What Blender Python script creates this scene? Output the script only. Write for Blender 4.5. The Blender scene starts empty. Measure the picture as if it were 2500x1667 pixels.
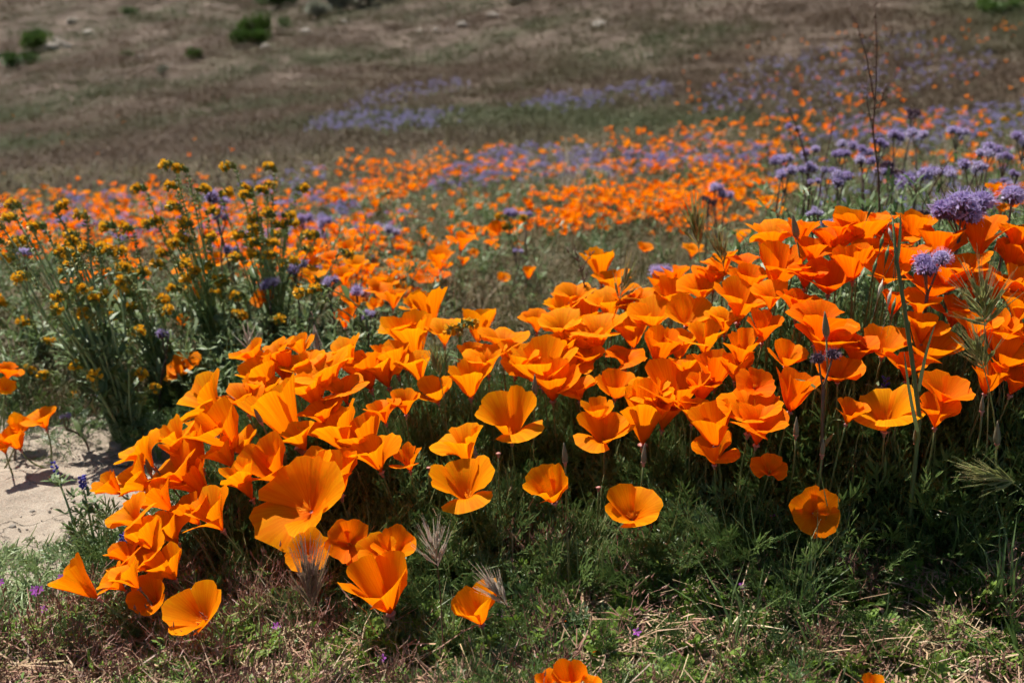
import bpy, math, random
import numpy as np
from mathutils import Vector, Matrix, Euler, Quaternion

R = math.radians
scene = bpy.context.scene
COL = scene.collection
rng = np.random.default_rng(7)
random.seed(7)

# ------------------------------------------------------------------ camera, sky, sun, exposure
CAM = Vector((0.0, 0.0, 0.80)); PITCH = R(-17.0); LENS = 40.0
cam = bpy.data.cameras.new("camera"); cam.lens = LENS; cam.sensor_width = 36.0
cam.clip_start = 0.02; cam.clip_end = 1200.0
cam.dof.use_dof = True; cam.dof.focus_distance = 1.50; cam.dof.aperture_fstop = 5.6
cam_ob = bpy.data.objects.new("camera", cam); COL.objects.link(cam_ob)
cam_ob.location = CAM; cam_ob.rotation_euler = (R(90) + PITCH, 0, 0)
scene.camera = cam_ob

SUN_EL, SUN_AZ = R(61), R(-40)          # azimuth measured from +Y (away from the camera), negative = towards -X
world = bpy.data.worlds.new("World"); scene.world = world; world.use_nodes = True
wn = world.node_tree.nodes; wl = world.node_tree.links
sky = wn.new("ShaderNodeTexSky"); sky.sky_type = 'NISHITA'; sky.sun_disc = False
sky.sun_elevation = SUN_EL; sky.sun_rotation = SUN_AZ
wn["Background"].inputs[1].default_value = 0.05
wl.new(sky.outputs[0], wn["Background"].inputs[0])
sun = bpy.data.lights.new("sun", 'SUN'); sun.energy = 4.6; sun.angle = R(0.53); sun.color = (1.0, 0.955, 0.88)
sun_ob = bpy.data.objects.new("sun", sun); COL.objects.link(sun_ob)
sdir = Vector((math.cos(SUN_EL) * math.sin(SUN_AZ), math.cos(SUN_EL) * math.cos(SUN_AZ), math.sin(SUN_EL)))
sun_ob.rotation_euler = (-sdir).to_track_quat('-Z', 'Y').to_euler(); sun_ob.location = sdir * 30
vs = scene.view_settings
vs.view_transform = 'Standard'; vs.look = 'None'; vs.exposure = 0.82; vs.gamma = 1.0
scene.cycles.max_bounces = 3; scene.cycles.diffuse_bounces = 2; scene.cycles.glossy_bounces = 1
scene.cycles.transmission_bounces = 3; scene.cycles.transparent_max_bounces = 2
scene.cycles.use_adaptive_sampling = True; scene.cycles.adaptive_threshold = 0.04; scene.cycles.adaptive_min_samples = 12
scene.cycles.use_denoising = True

# ------------------------------------------------------------------ pixel helpers (2352-wide picture)
PS = 2500.0 / 2352.0
FPX = 2500.0 * LENS / 36.0
FW = Vector((0, math.cos(PITCH), math.sin(PITCH))); UP = Vector((0, -math.sin(PITCH), math.cos(PITCH)))
def ray(x, y):
    return FW + Vector((1, 0, 0)) * ((x * PS - 1250) / FPX) + UP * ((833.5 - y * PS) / FPX)
def at(x, y, D):
    d = ray(x, y); return CAM + d * (D / d.y)
def mpp(D):                                  # metres per 2352-px pixel at about that distance
    return D * 1.04 * PS / FPX

# ------------------------------------------------------------------ terrain
KY = np.array([-60, -3, 0, 1.2, 1.8, 2.4, 3.2, 4.2, 6, 8.5, 11, 15, 25, 45, 80, 130, 220, 400])
KZ = np.array([-4, -.2, 0, 0, 0.0, -.02, -.07, -.13, -.30, -.44, -.58, -.72, -.45, 1.5, 8.0, 20, 44, 92])
SY = np.array([-60, 1.5, 3, 6, 12, 30, 80, 400]); SS = np.array([0, 0, .02, .045, .075, .17, .22, .22])
def smooth(a, b, v):
    t = np.clip((v - a) / (b - a), 0, 1); return t * t * (3 - 2 * t)
def ground(x, y):
    x = np.asarray(x, float); y = np.asarray(y, float)
    z = 0
    for k in (-.14, -.07, 0, .07, .14):
        z = z + np.interp(y * (1 + k), KY, KZ) / 5
    z = z + x * np.interp(y, SY, SS)
    z = z + .13 * smooth(0.0, .75, x) * smooth(1.15, 1.65, y) * (1 - smooth(2.1, 3.2, y))
    far = smooth(4, 30, y)
    z = z + .006 * np.sin(x * 9 + y * 4) * np.sin(y * 11 - x * 3) + .004 * np.sin(x * 27 + 1.3) * np.sin(y * 23 + .4)
    z = z + far * (.10 * np.sin(x * .55 + y * .2) + .16 * np.sin(x * .23 - y * .11 + 2) + .06 * np.sin(x * 1.3 + y * .7))
    return z
def gz(x, y): return float(ground(x, y))
def hits(px, py):                             # pixels -> points on the terrain
    px = np.asarray(px, float); py = np.asarray(py, float)
    dx = (px * PS - 1250) / FPX; dv = (833.5 - py * PS) / FPX
    dy = FW.y + UP.y * dv; dz = FW.z + UP.z * dv
    ys = np.geomspace(1.0, 380, 700)
    out = np.zeros((len(px), 3)); ok = np.zeros(len(px), bool)
    for i in range(len(px)):
        X = ys * dx[i] / dy[i]; Z = CAM.z + ys * dz[i] / dy[i]
        b = np.nonzero(Z < ground(X, ys))[0]
        if len(b):
            k = b[0]; out[i] = (X[k], ys[k], float(ground(X[k], ys[k]))); ok[i] = True
    return out, ok
def hit(x, y):
    o, k = hits([x], [y]); return Vector(o[0])
def vnoise(x, y, s, seed=0):                  # cheap smooth noise 0..1
    x = x * s + seed * 7.13; y = y * s + seed * 3.71
    def h(i, j):
        v = np.sin(i * 127.1 + j * 311.7 + seed * 17.3) * 43758.5453; return v - np.floor(v)
    xi = np.floor(x); yi = np.floor(y); fx = x - xi; fy = y - yi
    fx = fx * fx * (3 - 2 * fx); fy = fy * fy * (3 - 2 * fy)
    return (h(xi, yi) * (1 - fx) + h(xi + 1, yi) * fx) * (1 - fy) + (h(xi, yi + 1) * (1 - fx) + h(xi + 1, yi + 1) * fx) * fy

# ------------------------------------------------------------------ materials
def mat(name):
    m = bpy.data.materials.new(name); m.use_nodes = True
    nt = m.node_tree
    return m, nt, nt.nodes, nt.links, nt.nodes["Principled BSDF"], nt.nodes["Material Output"]
def ramp(n, stops):
    r = n.new("ShaderNodeValToRGB"); e = r.color_ramp.elements
    while len(e) < len(stops): e.new(0.5)
    for k, (p, c) in enumerate(stops): e[k].position = p; e[k].color = (*c, 1)
    return r
def mixc(n, l, f, a, b, mode='MIX'):
    m = n.new("ShaderNodeMix"); m.data_type = 'RGBA'; m.blend_type = mode
    for k, v in ((0, f), (6, a), (7, b)):
        if hasattr(v, 'links'): l.new(v, m.inputs[k])
        elif k == 0: m.inputs[0].default_value = v
        else: m.inputs[k].default_value = (*v, 1)
    return m.outputs[2]
def leafmat(name, cols, trans=0.3, rough=0.5, spec=0.4, patch=None, patch_scale=1.0, tint=1.0):
    """plant matter: hue varies from one leaf cluster to the next, some light passes through"""
    m, nt, n, l, p, out = mat(name)
    oi = n.new("ShaderNodeObjectInfo")
    k = len(cols); rp = ramp(n, [(i / max(k - 1, 1), c) for i, c in enumerate(cols)])
    geo = n.new("ShaderNodeNewGeometry")
    add = n.new("ShaderNodeMath"); add.operation = 'ADD'
    rm = n.new("ShaderNodeMath"); rm.operation = 'MULTIPLY_ADD'; rm.inputs[1].default_value = .55; rm.inputs[2].default_value = 0
    l.new(geo.outputs["Random Per Island"], rm.inputs[0])
    om = n.new("ShaderNodeMath"); om.operation = 'MULTIPLY'; om.inputs[1].default_value = .5
    l.new(oi.outputs["Random"], om.inputs[0]); l.new(om.outputs[0], add.inputs[0]); l.new(rm.outputs[0], add.inputs[1])
    l.new(add.outputs[0], rp.inputs[0])
    c = rp.outputs[0]
    if patch:
        nz = n.new("ShaderNodeTexNoise"); nz.inputs["Scale"].default_value = patch_scale; nz.inputs["Detail"].default_value = 3
        l.new(geo.outputs["Position"], nz.inputs["Vector"])
        mr = n.new("ShaderNodeMapRange"); mr.inputs[1].default_value = .45; mr.inputs[2].default_value = .6
        l.new(nz.outputs[0], mr.inputs[0]); c = mixc(n, l, mr.outputs[0], c, patch)
    l.new(c, p.inputs["Base Color"]); p.inputs["Roughness"].default_value = rough
    p.inputs["Specular IOR Level"].default_value = spec
    if trans > 0:
        tr = n.new("ShaderNodeBsdfTranslucent"); l.new(c, tr.inputs[0])
        mx = n.new("ShaderNodeMixShader"); mx.inputs[0].default_value = trans
        l.new(p.outputs[0], mx.inputs[1]); l.new(tr.outputs[0], mx.inputs[2]); l.new(mx.outputs[0], out.inputs[0])
    return m

def petal_material(name="poppy_petal", fixed=None):
    m, nt, n, l, p, out = mat(name)
    oi = n.new("ShaderNodeObjectInfo"); uv = n.new("ShaderNodeUVMap"); sep = n.new("ShaderNodeSeparateXYZ")
    l.new(uv.outputs[0], sep.inputs[0])
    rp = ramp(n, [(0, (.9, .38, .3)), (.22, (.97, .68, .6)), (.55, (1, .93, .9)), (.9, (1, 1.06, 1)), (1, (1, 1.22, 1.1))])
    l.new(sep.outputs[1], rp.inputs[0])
    mp = n.new("ShaderNodeMapping"); mp.inputs["Scale"].default_value = (26, 1.3, 1)
    l.new(uv.outputs[0], mp.inputs[0])
    add = n.new("ShaderNodeVectorMath"); add.operation = 'ADD'; l.new(mp.outputs[0], add.inputs[0]); l.new(oi.outputs["Location"], add.inputs[1])
    nz = n.new("ShaderNodeTexNoise"); nz.inputs["Scale"].default_value = 1.0; nz.inputs["Detail"].default_value = 2
    l.new(add.outputs[0], nz.inputs["Vector"])
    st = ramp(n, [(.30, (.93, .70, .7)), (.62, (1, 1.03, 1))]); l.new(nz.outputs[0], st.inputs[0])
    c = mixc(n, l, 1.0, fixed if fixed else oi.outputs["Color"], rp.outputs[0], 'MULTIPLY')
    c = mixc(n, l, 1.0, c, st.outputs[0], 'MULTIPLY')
    l.new(c, p.inputs["Base Color"]); p.inputs["Roughness"].default_value = .6; p.inputs["Specular IOR Level"].default_value = .04
    bp = n.new("ShaderNodeBump"); bp.inputs["Strength"].default_value = .35; bp.inputs["Distance"].default_value = .0012
    l.new(nz.outputs[0], bp.inputs["Height"]); l.new(bp.outputs[0], p.inputs["Normal"])
    tr = n.new("ShaderNodeBsdfTranslucent"); l.new(c, tr.inputs[0])
    mx = n.new("ShaderNodeMixShader"); mx.inputs[0].default_value = .47
    l.new(p.outputs[0], mx.inputs[1]); l.new(tr.outputs[0], mx.inputs[2]); l.new(mx.outputs[0], out.inputs[0])
    return m
M = {}
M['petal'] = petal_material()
M['stamen'] = leafmat("poppy_stamen", [(.85, .30, .01), (.9, .42, .02)], .2)
M['pstem'] = leafmat("poppy_stem", [(0.105, 0.155, 0.054), (0.168, 0.203, 0.072), (0.196, 0.149, 0.060)], .1, .45, .4)
M['rim'] = leafmat("receptacle_rim", [(.42, .16, .13), (.55, .26, .20)], .2)
M['pleaf'] = leafmat("poppy_leaf", [(0.041, 0.087, 0.019), (0.076, 0.132, 0.032), (0.118, 0.173, 0.050), (0.085, 0.141, 0.024)], .25, .42, .5)
M['fil'] = leafmat("filaree_leaf", [(0.087, 0.173, 0.014), (0.148, 0.245, 0.030), (0.210, 0.274, 0.050)], .3, .5, .35)
M['red'] = leafmat("filaree_stem", [(0.182, 0.081, 0.062), (0.280, 0.135, 0.094), (0.224, 0.162, 0.088)], .1, .5, .35)
M['straw'] = leafmat("dry_straw", [(0.307, 0.200, 0.114), (0.508, 0.380, 0.210), (0.399, 0.217, 0.140), (0.653, 0.544, 0.350)], .15, .6, .3)
M['blade'] = leafmat("green_blade", [(0.069, 0.130, 0.027), (0.107, 0.177, 0.050), (0.139, 0.191, 0.068)], .3, .45, .4)
M['tuft'] = leafmat("hill_grass", [(0.092, 0.063, 0.042), (0.112, 0.077, 0.051), (0.127, 0.086, 0.058), (0.101, 0.079, 0.045)], .2, .7, .15, patch=(.080, .090, .040), patch_scale=.13)
M['mead'] = leafmat("meadow_grass", [(0.145, 0.109, 0.053), (0.077, 0.090, 0.029), (0.207, 0.146, 0.074), (0.114, 0.080, 0.045)], .25, .6, .2)
M['fid'] = leafmat("fiddleneck_green", [(0.187, 0.264, 0.102), (0.272, 0.352, 0.150), (0.340, 0.405, 0.192)], .15, .5, .4)
M['fidleaf'] = leafmat("fiddleneck_leaf", [(0.081, 0.140, 0.040), (0.135, 0.196, 0.066), (0.203, 0.252, 0.106)], .3, .5, .45)
M['calyx'] = leafmat("fiddleneck_calyx", [(0.104, 0.168, 0.032), (0.188, 0.225, 0.051), (0.244, 0.192, 0.051)], .1, .6, .3)
M['yellow'] = leafmat("fiddleneck_blossom", [(.85, .42, .015), (.9, .52, .03)], .3, .5, .3)
M['lav'] = leafmat("phacelia_blossom", [(.32, .22, .47), (.49, .39, .66), (.76, .70, .88)], .4, .5, .2)
M['lavfar'] = leafmat("far_phacelia", [(0.216, 0.189, 0.418), (0.297, 0.270, 0.522), (0.405, 0.378, 0.627)], .4, .5, .2)
M['phdark'] = leafmat("phacelia_calyx", [(0.094, 0.050, 0.086), (0.143, 0.077, 0.108), (0.176, 0.117, 0.117)], .1, .6, .3)
M['phstem'] = leafmat("phacelia_stem", [(.10, .07, .05), (.13, .09, .06)], .05, .5, .4)
M['brome'] = leafmat("foxtail", [(0.195, 0.244, 0.073), (0.309, 0.325, 0.119), (0.390, 0.276, 0.158)], .3, .45, .4)
M['bromedry'] = leafmat("dry_foxtail", [(0.680, 0.648, 0.421), (0.486, 0.356, 0.312), (0.810, 0.778, 0.562)], .35, .5, .4)
M['bromepur'] = leafmat("purple_foxtail", [(0.272, 0.234, 0.096), (0.340, 0.198, 0.160), (0.255, 0.252, 0.112)], .3, .45, .4)
M['oat'] = leafmat("oat_green", [(.10, .14, .045), (.15, .19, .075)], .25, .4, .4)
M['twig'] = leafmat("dry_twig", [(.12, .075, .05), (.20, .14, .10)], 0, .7, .2)
M['deadstalk'] = leafmat("dead_stalk", [(.075, .040, .030), (.12, .065, .045)], 0, .7, .2)
M['blue'] = leafmat("lupine_blossom", [(.07, .06, .36), (.12, .10, .46)], .3, .5, .2)
M['mag'] = leafmat("filaree_blossom", [(.42, .09, .50), (.52, .14, .55)], .35, .5, .2)
M['shrub'] = leafmat("shrub_leaf", [(0.036, 0.076, 0.014), (0.066, 0.122, 0.021), (0.090, 0.153, 0.031)], .25, .55, .25)
M['sage'] = leafmat("sage_leaf", [(.19, .20, .14), (.27, .27, .20)], .2, .6, .2)
M['budgreen'] = leafmat("poppy_bud", [(.16, .19, .10), (.24, .17, .12)], .15, .45, .35)

def rockmat(name, a, b):
    m, nt, n, l, p, out = mat(name)
    tc = n.new("ShaderNodeNewGeometry")
    nz = n.new("ShaderNodeTexNoise"); nz.inputs["Scale"].default_value = 30; nz.inputs["Detail"].default_value = 8; l.new(tc.outputs["Position"], nz.inputs["Vector"])
    rp = ramp(n, [(.3, a), (.7, b)]); l.new(nz.outputs[0], rp.inputs[0]); l.new(rp.outputs[0], p.inputs["Base Color"]); p.inputs["Roughness"].default_value = .9
    bp = n.new("ShaderNodeBump"); bp.inputs["Strength"].default_value = .7; bp.inputs["Distance"].default_value = .01; l.new(nz.outputs[0], bp.inputs["Height"]); l.new(bp.outputs[0], p.inputs["Normal"])
    return m
M['rock'] = rockmat("sandstone", (.19, .16, .125), (.33, .29, .24))
M['hrock'] = rockmat("hill_rock", (.20, .17, .13), (.38, .34, .28))

def ground_material():
    m, nt, n, l, p, out = mat("ground")
    geo = n.new("ShaderNodeNewGeometry"); sep = n.new("ShaderNodeSeparateXYZ"); l.new(geo.outputs["Position"], sep.inputs[0])
    def noise(s, d, src=None):
        z = n.new("ShaderNodeTexNoise"); z.inputs["Scale"].default_value = s; z.inputs["Detail"].default_value = d
        l.new(geo.outputs["Position"], z.inputs["Vector"]); return z.outputs[0]
    grain = noise(420, 4); mid = noise(16, 6); big = noise(2.2, 5); huge = noise(.16, 4); streak = noise(.9, 7)
    sand = ramp(n, [(.25, (.24, .19, .145)), (.55, (.36, .30, .235)), (.8, (.47, .41, .335))]); l.new(grain, sand.inputs[0])
    sm = ramp(n, [(.3, (.80, .78, .76)), (.65, (1, 1, 1))]); l.new(mid, sm.inputs[0])
    sandc = mixc(n, l, 1.0, sand.outputs[0], sm.outputs[0], 'MULTIPLY')
    duff = ramp(n, [(.3, (.075, .055, .038)), (.7, (.16, .12, .08))]); l.new(mid, duff.inputs[0])
    # bare sand beside the clump, duff under the plants
    dist = n.new("ShaderNodeVectorMath"); dist.operation = 'DISTANCE'; l.new(geo.outputs["Position"], dist.inputs[0]); dist.inputs[1].default_value = (-.95, 1.75, 0)
    dn = n.new("ShaderNodeMath"); dn.operation = 'MULTIPLY_ADD'; dn.inputs[1].default_value = .5; l.new(big, dn.inputs[0]); l.new(dist.outputs["Value"], dn.inputs[2])
    mr = n.new("ShaderNodeMapRange"); mr.inputs[1].default_value = .72; mr.inputs[2].default_value = 1.0; l.new(dn.outputs[0], mr.inputs[0])
    near = mixc(n, l, mr.outputs[0], sandc, duff.outputs[0])
    hill = ramp(n, [(.28, (.075, .055, .041)), (.5, (.11, .080, .060)), (.72, (.155, .118, .090))]); l.new(streak, hill.inputs[0])
    gr = n.new("ShaderNodeMapRange"); gr.inputs[1].default_value = .5; gr.inputs[2].default_value = .64; l.new(huge, gr.inputs[0])
    gm = n.new("ShaderNodeMath"); gm.operation = 'MULTIPLY'; gm.inputs[1].default_value = .6; l.new(gr.outputs[0], gm.inputs[0])
    hillc = mixc(n, l, gm.outputs[0], hill.outputs[0], (.062, .070, .030))
    fr = n.new("ShaderNodeMapRange"); fr.inputs[1].default_value = 3.0; fr.inputs[2].default_value = 7.0; l.new(sep.outputs[1], fr.inputs[0])
    l.new(mixc(n, l, fr.outputs[0], near, hillc), p.inputs["Base Color"]); p.inputs["Roughness"].default_value = .95; p.inputs["Specular IOR Level"].default_value = .15
    b1 = n.new("ShaderNodeBump"); b1.inputs["Strength"].default_value = .6; b1.inputs["Distance"].default_value = .003; l.new(grain, b1.inputs["Height"])
    b2 = n.new("ShaderNodeBump"); b2.inputs["Strength"].default_value = .8; b2.inputs["Distance"].default_value = .02; l.new(mid, b2.inputs["Height"]); l.new(b1.outputs[0], b2.inputs["Normal"])
    vo = n.new("ShaderNodeTexVoronoi"); vo.feature = 'DISTANCE_TO_EDGE'; vo.inputs["Scale"].default_value = 6.5
    wob = n.new("ShaderNodeVectorMath"); wob.operation = 'MULTIPLY_ADD'; wob.inputs[1].default_value = (.25, .25, .25)
    nv = n.new("ShaderNodeTexNoise"); nv.inputs["Scale"].default_value = 9; nv.inputs["Detail"].default_value = 5; l.new(geo.outputs["Position"], nv.inputs["Vector"])
    l.new(nv.outputs["Color"], wob.inputs[0]); l.new(geo.outputs["Position"], wob.inputs[2]); l.new(wob.outputs[0], vo.inputs["Vector"])
    ck = n.new("ShaderNodeMapRange"); ck.inputs[1].default_value = 0; ck.inputs[2].default_value = .035; l.new(vo.outputs[0], ck.inputs[0])
    b3 = n.new("ShaderNodeBump"); b3.inputs["Strength"].default_value = .8; b3.inputs["Distance"].default_value = .006; l.new(ck.outputs[0], b3.inputs["Height"]); l.new(b2.outputs[0], b3.inputs["Normal"])
    l.new(b3.outputs[0], p.inputs["Normal"])
    return m
M['ground'] = ground_material()

# ------------------------------------------------------------------ mesh helpers
class MB:
    def __init__(s): s.v = []; s.f = []; s.m = []; s.uv = {}
    def add(s, vs_, fs, mi=0, uvs=None):
        o = len(s.v); s.v.extend([tuple(map(float, q)) for q in vs_])
        for q in fs: s.f.append(tuple(o + k for k in q)); s.m.append(mi)
        if uvs is not None:
            for k, w in enumerate(uvs): s.uv[o + k] = w
        return s
    def ribbon(s, pts, ws, side=(1, 0, 0), mi=0, tip=True):
        side = Vector(side).normalized(); V = []; n = len(pts)
        for k, q in enumerate(pts):
            q = Vector(q)
            if k == n - 1 and tip: V.append(q)
            else: V += [q - side * ws[k] / 2, q + side * ws[k] / 2]
        F = []
        for k in range(n - 1):
            a = 2 * k
            if k == n - 2 and tip: F.append((a, a + 1, a + 2))
            else: F.append((a, a + 1, a + 3, a + 2))
        return s.add(V, F, mi)
    def tube(s, pts, rs, nsd=5, mi=0):
        V = []; F = []; pts = [Vector(q) for q in pts]; n = len(pts)
        for k, q in enumerate(pts):
            t = (pts[min(k + 1, n - 1)] - pts[max(k - 1, 0)]).normalized()
            a = t.orthogonal().normalized() if k == 0 else (pa - t * pa.dot(t)).normalized()
            pa = a; b = t.cross(a)
            for j in range(nsd):
                w = 2 * math.pi * j / nsd; V.append(q + (a * math.cos(w) + b * math.sin(w)) * rs[k])
        for k in range(n - 1):
            for j in range(nsd):
                F.append((k * nsd + j, k * nsd + (j + 1) % nsd, (k + 1) * nsd + (j + 1) % nsd, (k + 1) * nsd + j))
        F.append(tuple(range((n - 1) * nsd, n * nsd)))
        return s.add(V, F, mi)
    def spindle(s, a, b, r, nsd=5, peak=.4, mi=0):
        a = Vector(a); b = Vector(b); t = (b - a).normalized(); u = t.orthogonal().normalized(); w = t.cross(u); c = a.lerp(b, peak)
        V = [a] + [c + (u * math.cos(2 * math.pi * j / nsd) + w * math.sin(2 * math.pi * j / nsd)) * r for j in range(nsd)] + [b]
        F = [(0, 1 + (j + 1) % nsd, 1 + j) for j in range(nsd)] + [(nsd + 1, 1 + j, 1 + (j + 1) % nsd) for j in range(nsd)]
        return s.add(V, F, mi)
    def mesh(s, name, mats, smooth_=True):
        me = bpy.data.meshes.new(name); me.from_pydata(s.v, [], s.f)
        for q in (mats if isinstance(mats, (list, tuple)) else [mats]): me.materials.append(q)
        if len(me.materials) > 1: me.polygons.foreach_set("material_index", s.m)
        me.polygons.foreach_set("use_smooth", [smooth_] * len(s.f))
        if s.uv:
            lay = me.uv_layers.new(name="UVMap"); li = np.empty(len(me.loops), np.int32); me.loops.foreach_get("vertex_index", li)
            d = np.zeros((len(li), 2), np.float32)
            for k, vi in enumerate(li): d[k] = s.uv.get(int(vi), (0.5, 0.5))
            lay.data.foreach_set("uv", d.ravel())
        me.update(); return me
def obj(name, me, parent=None, loc=(0, 0, 0), rot=None, scl=1.0):
    o = bpy.data.objects.new(name, me); COL.objects.link(o); o.location = loc
    if rot is not None:
        o.rotation_mode = 'QUATERNION'; o.rotation_quaternion = rot
    o.scale = (scl, scl, scl) if not hasattr(scl, '__len__') else scl
    if parent: o.parent = parent
    return o
def tag(o, label, cat, group=None, kind=None):
    o['label'] = label
    if cat: o['category'] = cat
    if group: o['group'] = group
    if kind: o['kind'] = kind
    return o
def thing(name, loc, label, cat, group=None):
    o = bpy.data.objects.new(name, None); COL.objects.link(o); o.location = loc; o.empty_display_size = .02
    return tag(o, label, cat, group)
def bez(a, b, c, n):
    a, b, c = Vector(a), Vector(b), Vector(c)
    return [a * (1 - t) ** 2 + b * 2 * t * (1 - t) + c * t * t for t in [k / n for k in range(n + 1)]]
def U(a, b): return random.uniform(a, b)

# scatter of one uncountable mass: a point cloud that carries one spray, tuft or bloom on each point
def scatter(name, P, rot, scl, protos, label, cat, idx=None):
    P = np.asarray(P, np.float32); N = len(P)
    me = bpy.data.meshes.new(name); me.vertices.add(N); me.vertices.foreach_set("co", P.ravel())
    a = me.attributes.new("rot", 'FLOAT_VECTOR', 'POINT'); a.data.foreach_set("vector", np.asarray(rot, np.float32).ravel())
    scl = np.asarray(scl, np.float32)
    if scl.ndim == 1: scl = np.repeat(scl[:, None], 3, 1)
    a = me.attributes.new("scl", 'FLOAT_VECTOR', 'POINT'); a.data.foreach_set("vector", scl.ravel())
    if idx is None: idx = rng.integers(0, len(protos), N)
    a = me.attributes.new("idx", 'INT', 'POINT'); a.data.foreach_set("value", np.asarray(idx, np.int32))
    me.update()
    o = bpy.data.objects.new(name, me); COL.objects.link(o); tag(o, label, cat, kind='stuff')
    pc = bpy.data.collections.new(name + "_source")
    for k, pm in enumerate(protos):
        po = bpy.data.objects.new("%s_source_%02d" % (name, k), pm[0] if isinstance(pm, tuple) else pm)
        if isinstance(pm, tuple): po.color = pm[1]
        pc.objects.link(po)
    g = bpy.data.node_groups.new(name + "_nodes", 'GeometryNodeTree'); nn = g.nodes; ll = g.links
    g.interface.new_socket("Geometry", in_out='INPUT', socket_type='NodeSocketGeometry')
    g.interface.new_socket("Geometry", in_out='OUTPUT', socket_type='NodeSocketGeometry')
    gi = nn.new("NodeGroupInput"); go = nn.new("NodeGroupOutput")
    ci = nn.new("GeometryNodeCollectionInfo"); ci.inputs[0].default_value = pc; ci.inputs[1].default_value = True; ci.inputs[2].default_value = True
    ip = nn.new("GeometryNodeInstanceOnPoints"); ip.inputs["Pick Instance"].default_value = True
    def named(nm, ty):
        q = nn.new("GeometryNodeInputNamedAttribute"); q.data_type = ty; q.inputs[0].default_value = nm; return q.outputs[0]
    er = nn.new("FunctionNodeEulerToRotation"); ll.new(named("rot", 'FLOAT_VECTOR'), er.inputs[0])
    ll.new(gi.outputs[0], ip.inputs["Points"]); ll.new(ci.outputs[0], ip.inputs["Instance"])
    ll.new(named("idx", 'INT'), ip.inputs["Instance Index"]); ll.new(er.outputs[0], ip.inputs["Rotation"]); ll.new(named("scl", 'FLOAT_VECTOR'), ip.inputs["Scale"])
    ll.new(ip.outputs[0], go.inputs[0])
    md = o.modifiers.new("scatter", 'NODES'); md.node_group = g
    return o
def rots(N, tilt=.25):
    return np.stack([rng.normal(0, tilt, N), rng.normal(0, tilt, N), rng.uniform(0, 2 * math.pi, N)], 1)

# ------------------------------------------------------------------ the ground
def axis_pts(lo, hi, c, n, k):
    a = math.asinh((lo - c) / k); b = math.asinh((hi - c) / k)
    return c + k * np.sinh(np.linspace(a, b, n))
gx = axis_pts(-320, 320, 0, 330, .45); gy = axis_pts(-55, 380, 1.7, 360, .5)
X, Y = np.meshgrid(gx, gy); Z = ground(X, Y)
# loose crumbs of relief in the near soil
Z += (vnoise(X, Y, 14, 13) - .5) * .016 * (1 - smooth(2.4, 3.5, Y)) + (vnoise(X, Y, 38, 3) - .5) * .012 * (1 - smooth(3, 6, Y)) + (vnoise(X, Y, 90, 5) - .5) * .006 * (1 - smooth(2.6, 4, Y))
V = np.stack([X.ravel(), Y.ravel(), Z.ravel()], 1); nx, ny = len(gx), len(gy)
ii = (np.arange(ny - 1)[:, None] * nx + np.arange(nx - 1)[None]).ravel()
Fq = np.stack([ii, ii + 1, ii + nx + 1, ii + nx], 1)
gm = bpy.data.meshes.new("ground"); gm.from_pydata(V.tolist(), [], Fq.tolist()); gm.materials.append(M['ground'])
gm.polygons.foreach_set("use_smooth", [True] * len(Fq)); gm.update()
g_ob = obj("ground", gm); tag(g_ob, "sandy ground rising to a brown dry hillside", None, kind='structure')


# ------------------------------------------------------------------ poppies
def petal(mb, th, phi, half, L, rad, ruf, flop, tw, nu=8, nv=7, cut=.30, flat=.85, ph=0.0, mi=0, fold=0.0):
    """one fan-shaped petal: th = angle of its profile from the flower's axis at base, middle and rim"""
    V = []; UVs = []
    nf = 24
    for iu in range(nu + 1):
        u = -1 + 2 * iu / nu
        vmax = 1 - cut * abs(u) ** 2.6 - .035 * math.sin(u * 5.1 + ph * 2) - .02 * math.sin(u * 13 + ph * 5)
        r = h = 0.0; prof = [(0, 0)]
        for k in range(nf):
            v = (k + .5) / nf
            t = np.interp(v, (0, .45, 1), th) + flop * float(smooth(.12, .75, v)) + tw * u * v + fold * abs(u) ** 2 * v
            r += math.sin(t) * vmax * L / nf; h += math.cos(t) * vmax * L / nf; prof.append((r, h))
        for iv in range(nv + 1):
            v = (iv / nv) ** .85
            k = v * nf; a = int(min(k, nf - 1)); f = k - a
            rr = prof[a][0] * (1 - f) + prof[a + 1][0] * f; hh = prof[a][1] * (1 - f) + prof[a + 1][1] * f
            rf = ruf * v ** 3 * (math.sin(u * 4.2 + ph) + .6 * math.sin(u * 9.3 + ph * 3)) * L
            rr = rr * rad + rf * .8 + .012 * L; hh += rf * .35
            az = u * half * (.82 + .18 * min(1, v * 1.6))
            x = abs(rr) * math.sin(az); y = rr * (1 - (1 - math.cos(az)) * flat)
            V.append((x * math.cos(phi) - y * math.sin(phi), x * math.sin(phi) + y * math.cos(phi), hh)); UVs.append((u * .5 + .5, v * vmax))
    F = []
    for iu in range(nu):
        for iv in range(nv):
            a = iu * (nv + 1) + iv; F.append((a, a + nv + 1, a + nv + 2, a + 1))
    mb.add(V, F, mi, UVs)
    return V
KIND = {  # th base, mid, rim (degrees); half width; ruffle
    'g': ((28, 16, 26), 60, .018), 'c': ((42, 21, 33), 63, .024), 'f': ((28, 26, 72), 60, .040),
    'b': ((52, 36, 48), 62, .030), 'o': ((66, 50, 72), 60, .062), 'd': ((38, 23, 42), 60, .028), 'v': ((32, 26, 48), 62, .038)}
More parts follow.
